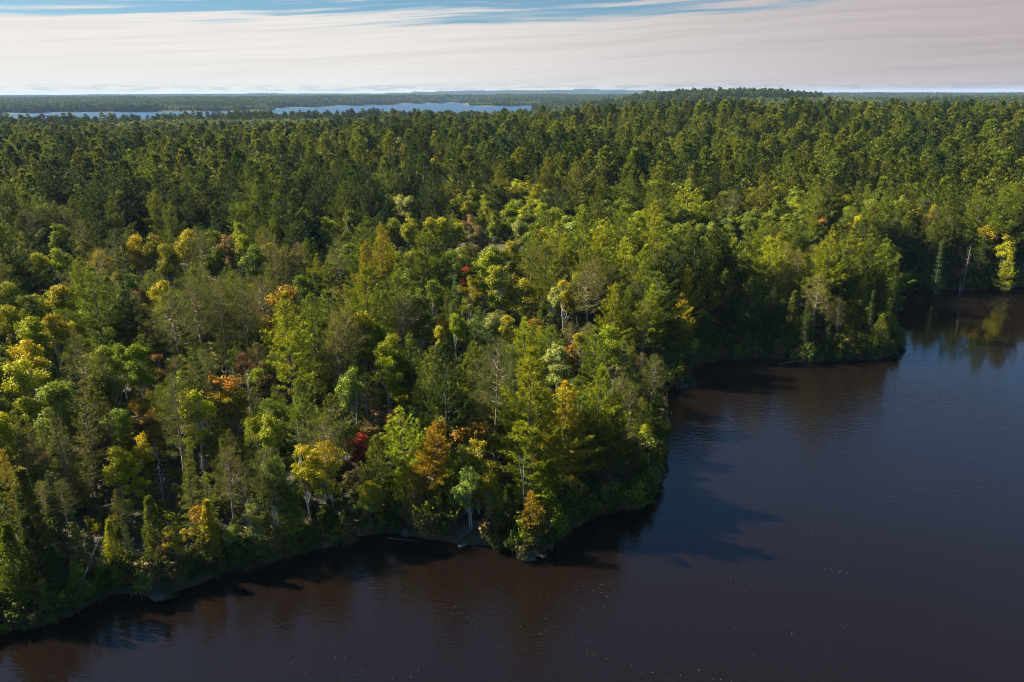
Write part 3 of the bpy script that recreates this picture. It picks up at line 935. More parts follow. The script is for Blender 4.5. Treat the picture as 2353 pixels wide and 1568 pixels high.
# the rest of the wood: jittered grid, kinds by the stand they belong to
def pick(rr, table):
    v = rr.random() * sum(w for w, *_ in table)
    for w, *r in table:
        v -= w
        if v <= 0: return r
    return table[-1][1:]
WP, RP, AS, MA, SP, TA, CE, BI, YP = 'white_pine', 'red_pine', 'aspen', 'maple', 'spruce', 'tamarack', 'cedar', 'birch', 'young_pine'
def stand(px, py):
    """mix of kinds and colours of the stand seen at that point of the photograph"""
    if py > 1000:
        if px < 560: return [(3, SP, 'dark'), (3, CE, 'dark'), (2, CE, 'olive'), (2, TA, 'olive'), (1, BI, 'mid'), (.5, MA, 'brown'), (1, SP, 'blue-green')]
        return [(3, YP, 'green'), (2, CE, 'dark'), (2, BI, 'mid'), (1, SP, 'dark'), (1, BI, 'yellow-green'), (.4, MA, 'pinkish')]
    if py > 620:
        if px < 360: return [(2, AS, 'mid'), (2, TA, 'olive'), (2, RP, 'olive'), (1, AS, 'yellow-green'), (1, SP, 'dark'), (.4, MA, 'pinkish')]
        if px < 1000: return [(3, RP, 'olive'), (3.5, WP, 'green'), (.7, AS, 'yellow-green'), (1, BI, 'mid'), (2, SP, 'dark'), (.5, MA, 'brown')]
        if px < 1500: return [(4.5, WP, 'green'), (1, WP, 'yellow-green'), (1.2, AS, 'mid'), (2, RP, 'olive'), (.6, AS, 'yellow-green'), (1, SP, 'blue-green'), (.25, MA, 'orange')]
        if px > 1990 and py < 760: return [(3, SP, 'dark'), (1, SP, 'blue-green'), (1, WP, 'green'), (1, AS, 'green')]
        return [(4, WP, 'green'), (2, WP, 'yellow-green'), (2, RP, 'olive'), (1, WP, 'dark'), (.7, AS, 'green')]
    if py > 480:
        if px < 620: return [(3, WP, 'green'), (2, WP, 'dark'), (2, RP, 'olive'), (1.0, AS, 'yellow-green'), (.4, AS, 'gold-topped')]
        if px > 2000: return [(2, AS, 'green'), (2, WP, 'green'), (1.5, SP, 'dark'), (1, WP, 'yellow-green'), (.8, AS, 'golden'), (.5, RP, 'olive')]
        return [(2.2, AS, 'mid'), (1.4, AS, 'green'), (1.0, AS, 'yellow-green'), (3.2, WP, 'green'), (1.6, WP, 'yellow-green'), (1.3, RP, 'olive'), (.5, AS, 'pale'), (.35, AS, 'golden'), (.15, MA, 'orange')]
    if py > 330:
        if px < 830: return [(7, WP, 'dark'), (6, WP, 'green'), (3, WP, 'bronze'), (1, RP, 'olive'), (.5, AS, 'green'), (.25, AS, 'yellow-green')]
        if px < 1330: return [(3, AS, 'yellow-green'), (2.2, AS, 'green'), (.9, AS, 'golden'), (2, WP, 'dark'), (2, WP, 'bronze'), (.35, MA, 'orange'), (.18, MA, 'scarlet'), (1, AS, 'gold-topped')]
        return [(5, WP, 'green'), (3, WP, 'dark'), (3, WP, 'bronze'), (1.6, AS, 'green'), (.6, AS, 'yellow-green'), (.6, RP, 'olive'), (.12, AS, 'golden'), (.1, MA, 'orange')]
    if px > 1230: return [(5, WP, 'dark'), (4, WP, 'bronze'), (3, WP, 'green'), (1, AS, 'green')]
    return [(2.4, AS, 'green'), (1.6, AS, 'mid'), (2.4, WP, 'dark'), (1.6, WP, 'green'), (.8, SP, 'dark'), (.5, AS, 'golden'), (.8, AS, 'yellow-green'), (.2, MA, 'orange')]
HT = dict(white_pine=(16, 26), red_pine=(16, 20), aspen=(13, 17), maple=(7, 11), spruce=(10, 19), tamarack=(12, 16), cedar=(6, 10), birch=(9, 13), young_pine=(9, 13))
STEP = 5.2; NEAR_R = 345.0; MID_R = 900.0
gx, gy = np.meshgrid(np.arange(-620, 600, STEP), np.arange(40, 900, STEP * .95))
jr = np.random.default_rng(3); gx = gx + jr.uniform(-.42, .42, gx.shape) * STEP; gy = gy + jr.uniform(-.42, .42, gx.shape) * STEP
gx, gy = gx.ravel(), gy.ravel(); rad_ = np.hypot(gx, gy); az_ = np.arctan2(gx, gy)
ok = (rad_ < MID_R) & (az_ > R(-40)) & (az_ < R(37)) & (rad_ > 50)
ok |= (rad_ > 55) & (rad_ < 150) & (az_ > R(-75)) & (az_ < R(-30))
gx, gy, rad_ = gx[ok], gy[ok], rad_[ok]
sdn = sdist(NEAR_LAKE, gx, gy); gz = ground_h(gx, gy)
ok = (sdn > .9); gx, gy, rad_, sdn, gz = gx[ok], gy[ok], rad_[ok], sdn[ok], gz[ok]
kx = np.array([t.x for t in keys]); ky = np.array([t.y for t in keys]); kh = np.array([t.H for t in keys]); kz = np.array([t.z for t in keys])
kr = np.array([RADIUS[t.kind] * t.H for t in keys])
ktx, kty = proj(np.stack([kx, ky, kz + kh * .98], 1)); kbx, kby = proj(np.stack([kx, ky, kz + kh * .38], 1)); kd = np.hypot(kx, ky)
kw = kr * F / np.sqrt(kd ** 2 + 50 ** 2)
fill_mid = []; DOCK = at(1078, 1230, .6)
thin_ = np.random.default_rng(9).random(len(gx))
for i in range(len(gx)):
    x, y, z, r = gx[i], gy[i], gz[i], rad_[i]
    if sdn[i] > 32 and thin_[i] < .5 * min(1, max(0, (r - 150) / 100)): continue
    if r < 330 and np.min(np.hypot(kx - x, ky - y)) < 2.6: continue
    if math.hypot(x - 1 * DOCK[0], y - DOCK[1]) < 3.2: continue
    px, py = proj(np.array([x, y, z + 16]))
    px0, py0 = proj(np.array([x, y, z]))
    pyz = py if not (sdn[i] < 9 and px < 1480) else max(py, 1001 if px0 < 1480 and py0 > 1100 else py)
    wobx = 70 * math.sin(x * .09 + y * .05) ; woby = 22 * math.sin(x * .07 - y * .06)
    kind, tint = pick(prng, stand(px + wobx, pyz + woby))
    lf = math.sin(x * .021 + 1.3 * math.sin(y * .011)) + math.sin(y * .017 + 1.7 * math.sin(x * .013) + 2)
    if r > 230:          # stands of one kind, tens of metres across
        if lf > .35 and prng.random() < .7: kind, tint = pick(prng, [(3, AS, 'green'), (2, AS, 'mid'), (1.2, AS, 'yellow-green'), (.2, AS, 'golden')])
        elif lf < -.4 and prng.random() < .75: kind, tint = pick(prng, [(3, WP, 'dark'), (2, WP, 'green'), (2, SP, 'dark')])
    if px0 > 1480 and y > 125 and sdn[i] < 34: kind, tint = pick(prng, [(4, WP, 'green'), (2, SP, 'dark'), (1.5, RP, 'olive'), (1.5, WP, 'dark'), (.5, AS, 'gold-topped')])
    if tint in ('green', 'mid') and prng.random() < .25: tint = {'green': 'mid', 'mid': 'green'}[tint] if kind == AS else 'green'
    lo, hi_ = HT[kind]; H = prng.uniform(lo, hi_)
    if sdn[i] < 5: H *= .74 if px0 < 1500 else .92
    if r > 240 and kind == WP: H *= prng.uniform(.92, 1.2)
    if r < 300:      # do not hide the plants placed one by one: smaller where one stands just behind
        for _ in range(8):
            tx, ty = proj(np.array([x, y, z + H])); w = RADIUS[kind] * H * F / math.hypot(r, 50)
            hid = (kd > r) & (np.abs(ktx - tx) < (kw + w) * .62) & (ty < kby) & (py0 > kty)
            if not hid.any() or (px0 > 1950 and sdn[i] < 45 and prng.random() < .8): break
            H *= .84
        if H < 4.5: continue
        if H < .5 * lo: kind = {'white_pine': 'young_pine', 'red_pine': 'young_pine', 'aspen': 'birch'}.get(kind, kind)
    if r < NEAR_R: add_tree(x, y, H, kind, tint)
    else: fill_mid.append((x, y, z, H, kind, tint, r)); continue

# individuals: of every kind the ones that show largest, at most 300; the others join the scattered forest
def shows(t):
    tx, ty = proj(np.array([t.x, t.y, t.z + t.H])); return -60 < tx < 2413 and -40 < ty < 1600
for t in trees:
    t.d = math.hypot(math.hypot(t.x, t.y), CAM_H); t.size = t.H * (RADIUS[t.kind] + .1) / t.d * (4 if t.key else 1)
single, rest = [], []
MAXK = dict(white_pine=230, red_pine=110, aspen=200, maple=70, spruce=80, tamarack=50, cedar=90, birch=80, young_pine=80)
count = {}
for t in sorted(trees, key=lambda t: -t.size):
    if shows(t) and count.get(t.kind, 0) < MAXK.get(t.kind, 60) and (t.key or t.d < 215):
        count[t.kind] = count.get(t.kind, 0) + 1; single.append(t)
    else: rest.append(t)

# ------------------------------------------------------------------ labels: which tree is meant, by its look and by what it stands next to
KNAME = dict(white_pine='pine', young_pine='young pine', red_pine='bare-trunked pine', spruce='spruce', tamarack='feathery larch', cedar='bushy cedar', aspen='round-crowned aspen',
             birch='small-leaved birch', maple='maple', dead_spruce='dead spruce', dead_pine='dead pine', bare_birch='leafless white birch')
CAT = dict(white_pine='pine tree', young_pine='pine tree', red_pine='pine tree', spruce='spruce tree', tamarack='larch tree', cedar='cedar tree', aspen='aspen tree', birch='birch tree',
           maple='maple tree', dead_spruce='dead tree', dead_pine='dead tree', bare_birch='dead tree')
ADJ = {'mid': 'soft green', 'green': 'green', 'dark': 'dark green', 'olive': 'olive green', 'bronze': 'bronze-tipped green', 'lime': 'bright lime', 'yellow-green': 'yellow-green', 'gold-topped': 'gold-topped green',
       'golden': 'golden', 'amber': 'amber', 'orange': 'orange', 'scarlet': 'scarlet', 'pinkish': 'pinkish', 'pale': 'pale green', 'blue-green': 'blue-green', 'brown': 'brownish', 'grey': 'grey'}
LAND = [(1255, 1068, 'the forked white birch on the shore'), (985, 1010, 'the golden shoreline pine'), (1061, 1240, 'the broken dock'), (1220, 1180, 'the small golden pine on the spit'),
        (735, 1080, 'the broad golden shoreline birch'), (465, 1220, 'the lone golden cedar on the bank'), (510, 880, 'the orange maple thicket'), (325, 960, 'the orange-pink maples'), (880, 965, 'the crimson maples'),
        (830, 1010, 'the scarlet sapling'), (660, 780, 'the tall yellow-green pine'), (315, 840, 'the lone lime aspen'), (65, 870, 'the lime aspen by the frame edge'), (130, 740, 'the broad gold-topped aspen'),
        (1030, 870, 'the big dark pine'), (1215, 880, 'the tiered bright pine'), (1063, 630, 'the slender scarlet maple'), (1150, 620, 'the lime aspen pair'), (1010, 740, 'the orange-red sapling'), (1290, 660, 'the golden birch in mid-wood'),
        (1460, 880, 'the brown-twigged pine'), (1400, 700, 'the pale layered pine'), (860, 620, 'the great yellow-green pines'), (350, 580, 'the gold-topped aspen trio'), (540, 590, 'the pinkish birch'), (990, 520, 'the bright golden aspens'),
        (1890, 690, 'the open pine on the point'), (2030, 660, 'the yellow-green pine on the point'), (2065, 720, 'the leaning pine at the tip'), (1900, 620, 'the tallest pine on the point'), (2165, 600, 'the big blue-green spruce'),
        (2310, 520, 'the tall grey snag'), (2150, 500, 'the three-part golden aspen'), (2300, 620, 'the bright pine across the bay'), (1730, 600, 'the orange maple by the cove'), (1600, 700, 'the gold-topped cove pines'), (1560, 540, 'the orange maple ridge'),
        (1140, 400, 'the scarlet maple in the far stand'), (180, 1200, 'the dark cedars in the shaded corner'), (150, 560, 'the lime aspens by the dark pines'), (1625, 800, 'the cove'), (1800, 500, 'the green aspen grove'), (2010, 560, 'the grey spruces of the bay'),
        (1505, 1000, 'the promontory of green pines'), (100, 980, 'the olive larches')]
def words_of(t):
    h = t.H / MODEL_H[t.kind]
    return ('small ' if h < .68 else 'tall ' if h > .98 else '') + ADJ[t.tint] + ' ' + KNAME[t.kind]
def side_of(dx, dy):
    a = (math.degrees(math.atan2(-dy * 1.0, dx)) + 360) % 360
    return ['right of', 'behind and right of', 'behind', 'behind and left of', 'left of', 'in front and left of', 'in front of', 'in front and right of'][int(((a + 22.5) % 360) // 45)]
ORD = ['nearest', 'second', 'third', 'fourth', 'fifth', 'sixth', 'seventh', 'eighth', 'ninth', 'tenth', 'eleventh', 'twelfth', 'thirteenth', 'fourteenth', 'fifteenth']
cells = {}
for t in single:
    cx_, cy_ = proj(np.array([t.x, t.y, t.z + t.H * .6])); ds = sorted((math.hypot(cx_ - a, cy_ - b_), a, b_, nm) for a, b_, nm in LAND)
    if t.key and ds[0][0] < 22 and False: pass
    d_, a, b_, nm = ds[0]; d2_ = ds[1]
    t.sd = side_of(cx_ - a, cy_ - b_); t.dl = d_; t.nm = nm
    cells.setdefault((words_of(t), t.sd, nm), []).append(t)
for (w, sd_, nm), ts in cells.items():
    ts.sort(key=lambda t: t.dl)
    for q, t in enumerate(ts):
        if t.dl < 16: lab = w + ' at the very place of ' + nm if len(ts) > 1 else w + ' among ' + nm
        lab = w + ', ' + sd_ + ' ' + nm if len(ts) == 1 else ORD[min(q, 14)] + ' ' + w + ' ' + sd_ + ' ' + nm
        t.label = ' '.join(lab.split()[:16])
GROUPS = dict(white_pine='tall pines of the lakeside wood', young_pine='young pines of the lakeside wood', red_pine='open-crowned pines of the lakeside wood', spruce='spruces of the lakeside wood',
              tamarack='larches by the shore', cedar='cedars along the bank', aspen='aspens of the lakeside wood', birch='birches of the lakeside wood', maple='autumn maples in the wood',
              dead_spruce='dead spruces', dead_pine='dead pines', bare_birch='leafless birches')
# trees that serve as landmarks are named themselves
OWN = {'the forked white birch on the shore': ('bare_birch', 'leafless forked white birch standing at the shore in front of green pines'),
 'the golden shoreline pine': ('white_pine', 'golden-needled layered pine near the shore, the only fully golden pine'),
 'the small golden pine on the spit': ('young_pine', 'small golden pine at the tip of the spit'),
 'the broad golden shoreline birch': ('birch', 'broad golden-green birch with a dense crown reaching down to the shore'),
 'the lone golden cedar on the bank': ('cedar', 'gold-tinted cedar with a pale trunk alone on the rocky bank'),
 'the scarlet sapling': ('maple', 'small scarlet maple deep in the shade between green crowns'),
 'the tall yellow-green pine': ('white_pine', 'very tall yellow-green pine with an orange maple crown at its tip'),
 'the lone lime aspen': ('aspen', 'round lime-green aspen alone among olive larches and pines'),
 'the big dark pine': ('white_pine', 'big dark green pine in the middle of the near wood'),
 'the tiered bright pine': ('white_pine', 'bright yellow-green pine with long tiered branches in the near wood'),
 'the slender scarlet maple': ('maple', 'slender scarlet maple beside lime aspens in the middle of the wood'),
 'the brown-twigged pine': ('red_pine', 'brown-twigged pine with a thin crown above the eastern shore'),
 'the open pine on the point': ('red_pine', 'open-crowned pine with bare crooked limbs on the wooded point'),
 'the tallest pine on the point': ('white_pine', 'tallest yellow-green pine rising over the wooded point'),
 'the big blue-green spruce': ('spruce', 'tall blue-green spruce at the edge of the far bay'),
 'the tall grey snag': ('dead_pine', 'tall bare grey dead pine above the far bay')}
for a, b_, nm in LAND:
    if nm in OWN:
        kd_, lb = OWN[nm]; best = None
        for t in single:
            if t.kind == kd_:
                cx_, cy_ = proj(np.array([t.x, t.y, t.z + t.H * .6])); q = math.hypot(cx_ - a, cy_ - b_)
                if best is None or q < best[0]: best = (q, t)
        if best and best[0] < 90: best[1].label = lb
def place(t):
    crown_me, trunk_me = parts(t.kind, t.var)
    e = bpy.data.objects.new(t.kind + '_tree' if not t.kind.startswith('bare') else 'bare_birch_tree', None); C.objects.link(e)
    e.empty_display_size = .5; e.location = (t.x, t.y, t.z); s = t.H / MODEL_H[t.kind]; e.scale = (s * t.wide, s * t.wide, s); e.rotation_euler = (prng.uniform(-.03, .03), prng.uniform(-.03, .03), t.rot)
    tag(e, t.label, CAT[t.kind], GROUPS[t.kind])
    if crown_me:
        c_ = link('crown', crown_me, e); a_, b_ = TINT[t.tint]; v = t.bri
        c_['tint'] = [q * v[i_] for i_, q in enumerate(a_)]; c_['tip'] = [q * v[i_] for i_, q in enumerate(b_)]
    link('trunk', trunk_me, e)
    return e
for t in trees:
    b_ = prng.uniform(.72, 1.3); t.bri = (b_ * prng.uniform(.88, 1.14), b_, b_ * prng.uniform(.8, 1.2))
for t in single: place(t)

# ------------------------------------------------------------------ scattered forest (stuff): points that carry a model number, size, turn and colours
def scatter(name, label, cat, models, pts, idx, scl, rot, tints, tips, wide=None):
    col = bpy.data.collections.new(name + '_models')
    for q, me in enumerate(models):
        o = bpy.data.objects.new('%s_model_%03d' % (name, q), me); col.objects.link(o)
    me = bpy.data.meshes.new(name); me.vertices.add(len(pts)); me.vertices.foreach_set('co', np.asarray(pts, np.float32).ravel())
    a = me.attributes.new('idx', 'INT', 'POINT'); a.data.foreach_set('value', np.asarray(idx, np.int32))
    for k_, v_ in (('scl', scl), ('rot', rot), ('tint', tints), ('tip', tips)):
        if v_ is None: continue
        a = me.attributes.new(k_, 'FLOAT_VECTOR', 'POINT'); a.data.foreach_set('vector', np.asarray(v_, np.float32).ravel())
    ob = link(name, me); tag(ob, label, cat, kind='stuff')
    ng = bpy.data.node_groups.new(name, 'GeometryNodeTree'); ng.interface.new_socket('Geometry', in_out='INPUT', socket_type='NodeSocketGeometry'); ng.interface.new_socket('Geometry', in_out='OUTPUT', socket_type='NodeSocketGeometry')
    n = ng.nodes; l = ng.links; gi = n.new('NodeGroupInput'); go = n.new('NodeGroupOutput')
    ci = n.new('GeometryNodeCollectionInfo'); ci.inputs['Collection'].default_value = col; ci.inputs['Separate Children'].default_value = True; ci.inputs['Reset Children'].default_value = True
    ip = n.new('GeometryNodeInstanceOnPoints'); ip.inputs['Pick Instance'].default_value = True
    def na(nm, ty):
        q = n.new('GeometryNodeInputNamedAttribute'); q.data_type = ty; q.inputs['Name'].default_value = nm; return q.outputs['Attribute']
    l.new(gi.outputs[0], ip.inputs['Points']); l.new(ci.outputs[0], ip.inputs['Instance']); l.new(na('idx', 'INT'), ip.inputs['Instance Index'])
    er = n.new('FunctionNodeEulerToRotation'); l.new(na('rot', 'FLOAT_VECTOR'), er.inputs[0]); l.new(er.outputs[0], ip.inputs['Rotation'])
    l.new(na('scl', 'FLOAT_VECTOR'), ip.inputs['Scale']); l.new(ip.outputs[0], go.inputs[0])
    md = ob.modifiers.new('scatter', 'NODES'); md.node_group = ng
    return ob

def tint_of(rr, tint):
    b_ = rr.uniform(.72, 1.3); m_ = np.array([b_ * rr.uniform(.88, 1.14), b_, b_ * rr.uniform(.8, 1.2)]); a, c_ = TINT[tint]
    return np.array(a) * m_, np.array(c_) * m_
srg = random.Random(77)
def scatter_trees(name, label, table, rows, prefix):
    order = []; models = []
    for k_ in table:
        for q, (bark, gq) in enumerate(table[k_]): order.append((k_, q)); models.append(joined(prefix + k_, bark, gq))
    byk = {k_: [i_ for i_, (a, _) in enumerate(order) if a == k_] for k_ in table}
    P, I, S_, Ro, T1, T2 = [], [], [], [], [], []
    for x, y, z, H, kind, tint in rows:
        k_ = kind if kind in byk else {'young_pine': 'white_pine', 'tamarack': 'spruce', 'cedar': 'spruce', 'birch': 'aspen', 'maple': 'aspen', 'red_pine': 'white_pine', 'dead_spruce': 'spruce'}.get(kind, 'aspen')
        if k_ not in byk: k_ = 'white_pine' if 'white_pine' in byk else 'aspen'
        s = H / MODEL_H[k_]; w = srg.uniform(1.02, 1.25); a, b_ = tint_of(srg, tint)
        P.append((x, y, z)); I.append(srg.choice(byk[k_])); S_.append((s * w, s * w, s)); Ro.append((srg.uniform(-.03, .03), srg.uniform(-.03, .03), srg.uniform(0, 6.28))); T1.append(a); T2.append(b_)
    return scatter(name, label, 'forest', models, P, I, S_, Ro, T1, T2)
NEARK = {k_: NEAR[k_] for k_ in NEAR if k_ not in ('shrub', 'dead_pine', 'bare_birch')}
scatter_trees('forest', 'green mixed wood of pines and aspens behind the lakeside trees', NEARK, [(t.x, t.y, t.z, t.H, t.kind, t.tint) for t in rest], 'n_')
scatter_trees('ridge_forest', 'dense pine and aspen forest on the low ridge beyond the lakeside wood', MID, [r[:6] for r in fill_mid], 'm_')

# undergrowth
ux, uy = np.meshgrid(np.arange(-170, 200, 1.9), np.arange(45, 300, 1.9)); ux = (ux + jr.uniform(-.9, .9, ux.shape)).ravel(); uy = (uy + jr.uniform(-.9, .9, uy.shape)).ravel()
us = sdist(NEAR_LAKE, ux, uy); ur = np.hypot(ux, uy); ok = (us > .15) & (us < 110) & (np.abs(np.arctan2(ux, uy)) < R(40)) & ((us < 3) | (jr.random(ux.shape) < .8)) & (ur < 290)
ux, uy, us = ux[ok], uy[ok], us[ok]
bx, by = np.meshgrid(np.arange(-120, 200, 1.15), np.arange(55, 275, 1.15)); bx = (bx + jr.uniform(-.6, .6, bx.shape)).ravel(); by = (by + jr.uniform(-.6, .6, by.shape)).ravel()
bs = sdist(NEAR_LAKE, bx, by); ok = (bs > -.9) & (bs < 2.6) & (np.abs(np.arctan2(bx, by)) < R(40)); ux, uy, us = np.concatenate([ux, bx[ok]]), np.concatenate([uy, by[ok]]), np.concatenate([us, bs[ok]]); dk_ = np.array(at(1076, 1236)); ok = np.ones(len(ux), bool)      # nothing grows over the wrecked dock, the boulders and the trunks
for px, py, r_ in [(1060, 1245, 2.2), (1080, 1232, 2.2), (1095, 1222, 1.6), (931, 1229, 1.3), (365, 1374, 1.1), (1847, 833, 1.2), (1222, 1284, .7), (1572, 888, 1.0)]:
    qx, qy = at(px, py, .3); ok &= np.hypot(ux - qx, uy - qy) > r_
ux, uy, us = ux[ok], uy[ok], us[ok]; uz = ground_h(ux, uy); nU = len(ux)
tn = [srg.choice(['dark', 'green', 'dark', 'olive', 'green', 'mid', 'mid', 'dark', 'olive', 'green', 'dark', 'golden', 'brown', 'pale']) if q > 2.5 else srg.choice(['dark', 'dark', 'olive', 'green', 'brown']) for q in us]
tt = [tint_of(srg, q) for q in tn]; ss = jr.uniform(.45, 1.35, nU) * np.where(us < 2.2, 1.35, 1.0)
scatter('undergrowth', 'low bushes and saplings covering the forest floor and the bank', 'undergrowth', [joined('u_', b_, g_) for b_, g_ in NEAR['shrub']],
        np.stack([ux, uy, np.maximum(uz, -.05) - .1], 1), jr.integers(0, 3, nU), np.stack([ss, ss, ss * jr.uniform(.7, 1.5, nU)], 1), np.stack([ux * 0, ux * 0, jr.uniform(0, 6.28, nU)], 1), [q[0] for q in tt], [q[1] for q in tt])

# ------------------------------------------------------------------ far forest in tiles
def tile(name, size, ntree, seed, mix, hs, table):
    rr = random.Random(seed); V, T_, Q_, A1, A2, A3, A4 = [], [], [], [], [], [], []; base = 0
    for _ in range(ntree):
        kind, tint = pick(rr, mix); k_ = kind if kind in table else ('aspen' if kind in (AS, MA, BI) else 'white_pine')
        bark, (g, quad) = rr.choice(table[k_]); P, Fc, v, k = g.leaf_arrays(quad)
        H = rr.uniform(*HT[kind]) * hs; s = H / MODEL_H[k_]; a = rr.uniform(0, 6.28); x, y = rr.uniform(-.5, .5) * size, rr.uniform(-.5, .5) * size
        ca, sa = math.cos(a) * s * 1.2, math.sin(a) * s * 1.2
        V.append(np.stack([P[:, 0] * ca - P[:, 1] * sa + x, P[:, 0] * sa + P[:, 1] * ca + y, P[:, 2] * s], 1))
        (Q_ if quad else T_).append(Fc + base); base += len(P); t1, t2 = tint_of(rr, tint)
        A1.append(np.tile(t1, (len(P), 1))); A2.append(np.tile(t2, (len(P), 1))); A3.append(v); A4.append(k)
    return mesh_np(name, np.concatenate(V), np.concatenate(T_) if T_ else None, np.concatenate(Q_) if Q_ else None, [M_far], attrs=dict(tint=np.concatenate(A1), tip=np.concatenate(A2), v=np.concatenate(A3), k=np.concatenate(A4)))
MIX1 = [(2.5, AS, 'green'), (2, AS, 'mid'), (.7, AS, 'yellow-green'), (.1, AS, 'golden'), (.04, MA, 'orange'), (3.0, WP, 'dark'), (1.5, WP, 'green'), (2.6, SP, 'dark')]
MIX_PINE = [(4, WP, 'dark'), (1.5, WP, 'green'), (3.5, SP, 'dark'), (.3, AS, 'green')]
MIX_ORANGE = [(2, AS, 'green'), (1.5, WP, 'dark'), (1, MA, 'orange'), (.8, AS, 'golden'), (.5, MA, 'brown')]
MIX_PALE = [(3, AS, 'mid'), (2, AS, 'green'), (1, SP, 'dark'), (.5, AS, 'pale'), (.1, AS, 'golden')]
t1 = [tile('tile', 46, 37, 1, MIX1, 1, FAR), tile('tile', 46, 37, 2, MIX1, 1, FAR), tile('tile', 46, 37, 3, MIX1, 1, FAR), tile('tile', 46, 42, 4, MIX_PINE, .95, FAR), tile('tile', 46, 42, 5, MIX_PINE, 1, FAR),
      tile('tile', 46, 37, 6, MIX_ORANGE, .95, FAR), tile('tile', 46, 39, 7, MIX_PALE, .95, FAR), tile('tile', 46, 39, 8, MIX_PALE, .95, FAR)]
def tiles(name, label, models, chooser, size, r0, r1, amax=R(37)):
    x, y = np.meshgrid(np.arange(-r1, r1, size), np.arange(0, r1, size)); x, y = x.ravel() + size * .3, y.ravel() + size * .3
    r = np.hypot(x, y); a = np.arctan2(x, y); ok = (r > r0) & (r <= r1) & (np.abs(a) < amax); x, y = x[ok], y[ok]
    # only on dry land, with the corners too
    z = ground_h(x, y); m_ = z > .3
    for dx in (-.3, .3):
        for dy in (-.3, .3): m_ &= (ground_h(x + dx * size, y + dy * size) > .1)
    x, y, z = x[m_], y[m_], z[m_]; e_ = size * .5
    sx = np.arctan((ground_h(x + e_, y) - ground_h(x - e_, y)) / size); sy = np.arctan((ground_h(x, y + e_) - ground_h(x, y - e_)) / size)
    rr = np.random.default_rng(int(r1)); n_ = len(x); px, py = proj(np.stack([x, y, z + 12], 1))
    idx = [chooser(a_, b_, srg, c_, d_) for a_, b_, c_, d_ in zip(px, py, x, y)]; s = rr.uniform(.95, 1.06, n_)
    return scatter(name, label, 'forest', models, np.stack([x, y, z - .4], 1), idx, np.stack([s, s, s * rr.uniform(.9, 1.12, n_)], 1), np.stack([sy, -sx, rr.integers(0, 4, n_) * math.pi / 2], 1), None, None)
def ch1(px, py, rr, x, y):
    w = 25 * math.sin(x * .01 + y * .004)
    lf = math.sin(x * .0075 + 1.5 * math.sin(y * .004)) + math.sin(y * .0062 + 1.7 * math.sin(x * .005) + 2) + rr.uniform(-.5, .5)
    if px < 1250:
        if 306 < py + w * .2 < 322 and 200 < px + w < 1000: return 5
        if 256 < py < 266 and (180 < px < 520 or px > 640): return rr.choice([3, 4])
        return 3 if lf < -.9 else 4 if lf < -.5 else rr.choice([6, 7]) if lf > .1 else rr.choice([0, 1, 2])
    if 1560 < px < 1990 and py < 226: return rr.choice([3, 4])
    if 1280 < px < 1700 and py < 226: return rr.choice([5, 0, 1, 3])
    return 3 if lf < -1.0 else rr.choice([6, 7]) if lf > -.3 else rr.choice([0, 1, 2])
tiles('distant_forest', 'continuous green forest rolling back to the far lake and the long hill', t1, ch1, 44.0, 880, 3400)
t2 = [tile('tile', 130, 330, 20, [(3, WP, 'dark'), (1, AS, 'green'), (2, SP, 'dark'), (.5, AS, 'mid')], 1, FAR), tile('tile', 130, 330, 21, MIX_PINE, 1, FAR), tile('tile', 130, 330, 22, MIX_PALE, 1, FAR)]
tiles('far_shore_forest', 'dark blue-green forest on the far side of the distant lake', t2, lambda a, b, rr, x, y: rr.choice([0, 1, 1, 2]), 124.0, 3380, 9000, R(36))
t3 = [tile('tile', 420, 800, 30, MIX_PINE, 1.5, FAR)]
tiles('horizon_forest', 'dark band of forest along the horizon', t3, lambda a, b, rr, x, y: 0, 400.0, 9000, 16000, R(36))
# ------------------------------------------------------------------ small things along the shore
def simple_mat(name, c1, c2, scale, rough=0.9, stretch=(1, 1, 1), bump=0.3):
    m, n, l = new_mat(name); o = n.new('ShaderNodeOutputMaterial'); p = n.new('ShaderNodeBsdfPrincipled'); p.inputs['Roughness'].default_value = rough
    t = n.new('ShaderNodeTexCoord'); mp = n.new('ShaderNodeMapping'); mp.inputs['Scale'].default_value = stretch; l.new(t.outputs['Object'], mp.inputs[0])
    ns = n.new('ShaderNodeTexNoise'); ns.inputs['Scale'].default_value = scale; ns.inputs['Detail'].default_value = 6; l.new(mp.outputs[0], ns.inputs['Vector'])
    r = n.new('ShaderNodeMapRange'); l.new(ns.outputs['Fac'], r.inputs[0]); r.inputs[1].default_value = .35; r.inputs[2].default_value = .65
    mx = n.new('ShaderNodeMix'); mx.data_type = 'RGBA'; l.new(r.outputs[0], mx.inputs[0]); mx.inputs[6].default_value = (*c1, 1); mx.inputs[7].default_value = (*c2, 1)
    l.new(mx.outputs[2], p.inputs['Base Color']); b = n.new('ShaderNodeBump'); b.inputs['Strength'].default_value = bump; b.inputs['Distance'].default_value = .05
    l.new(ns.outputs['Fac'], b.inputs['Height']); l.new(b.outputs[0], p.inputs['Normal']); l.new(p.outputs[0], o.inputs[0]); return m
M_rock = simple_mat('granite', (.022, .022, .018), (.075, .07, .06), 3.0)
M_dock = simple_mat('weathered_planks', (.045, .043, .042), (.12, .115, .11), 5.0, stretch=(1, 6, 1))
M_board = simple_mat('painted_board', (.10, .14, .16), (.17, .22, .24), 4.0)
M_log = simple_mat('silver_log', (.05, .045, .04), (.13, .12, .11), 6.0)

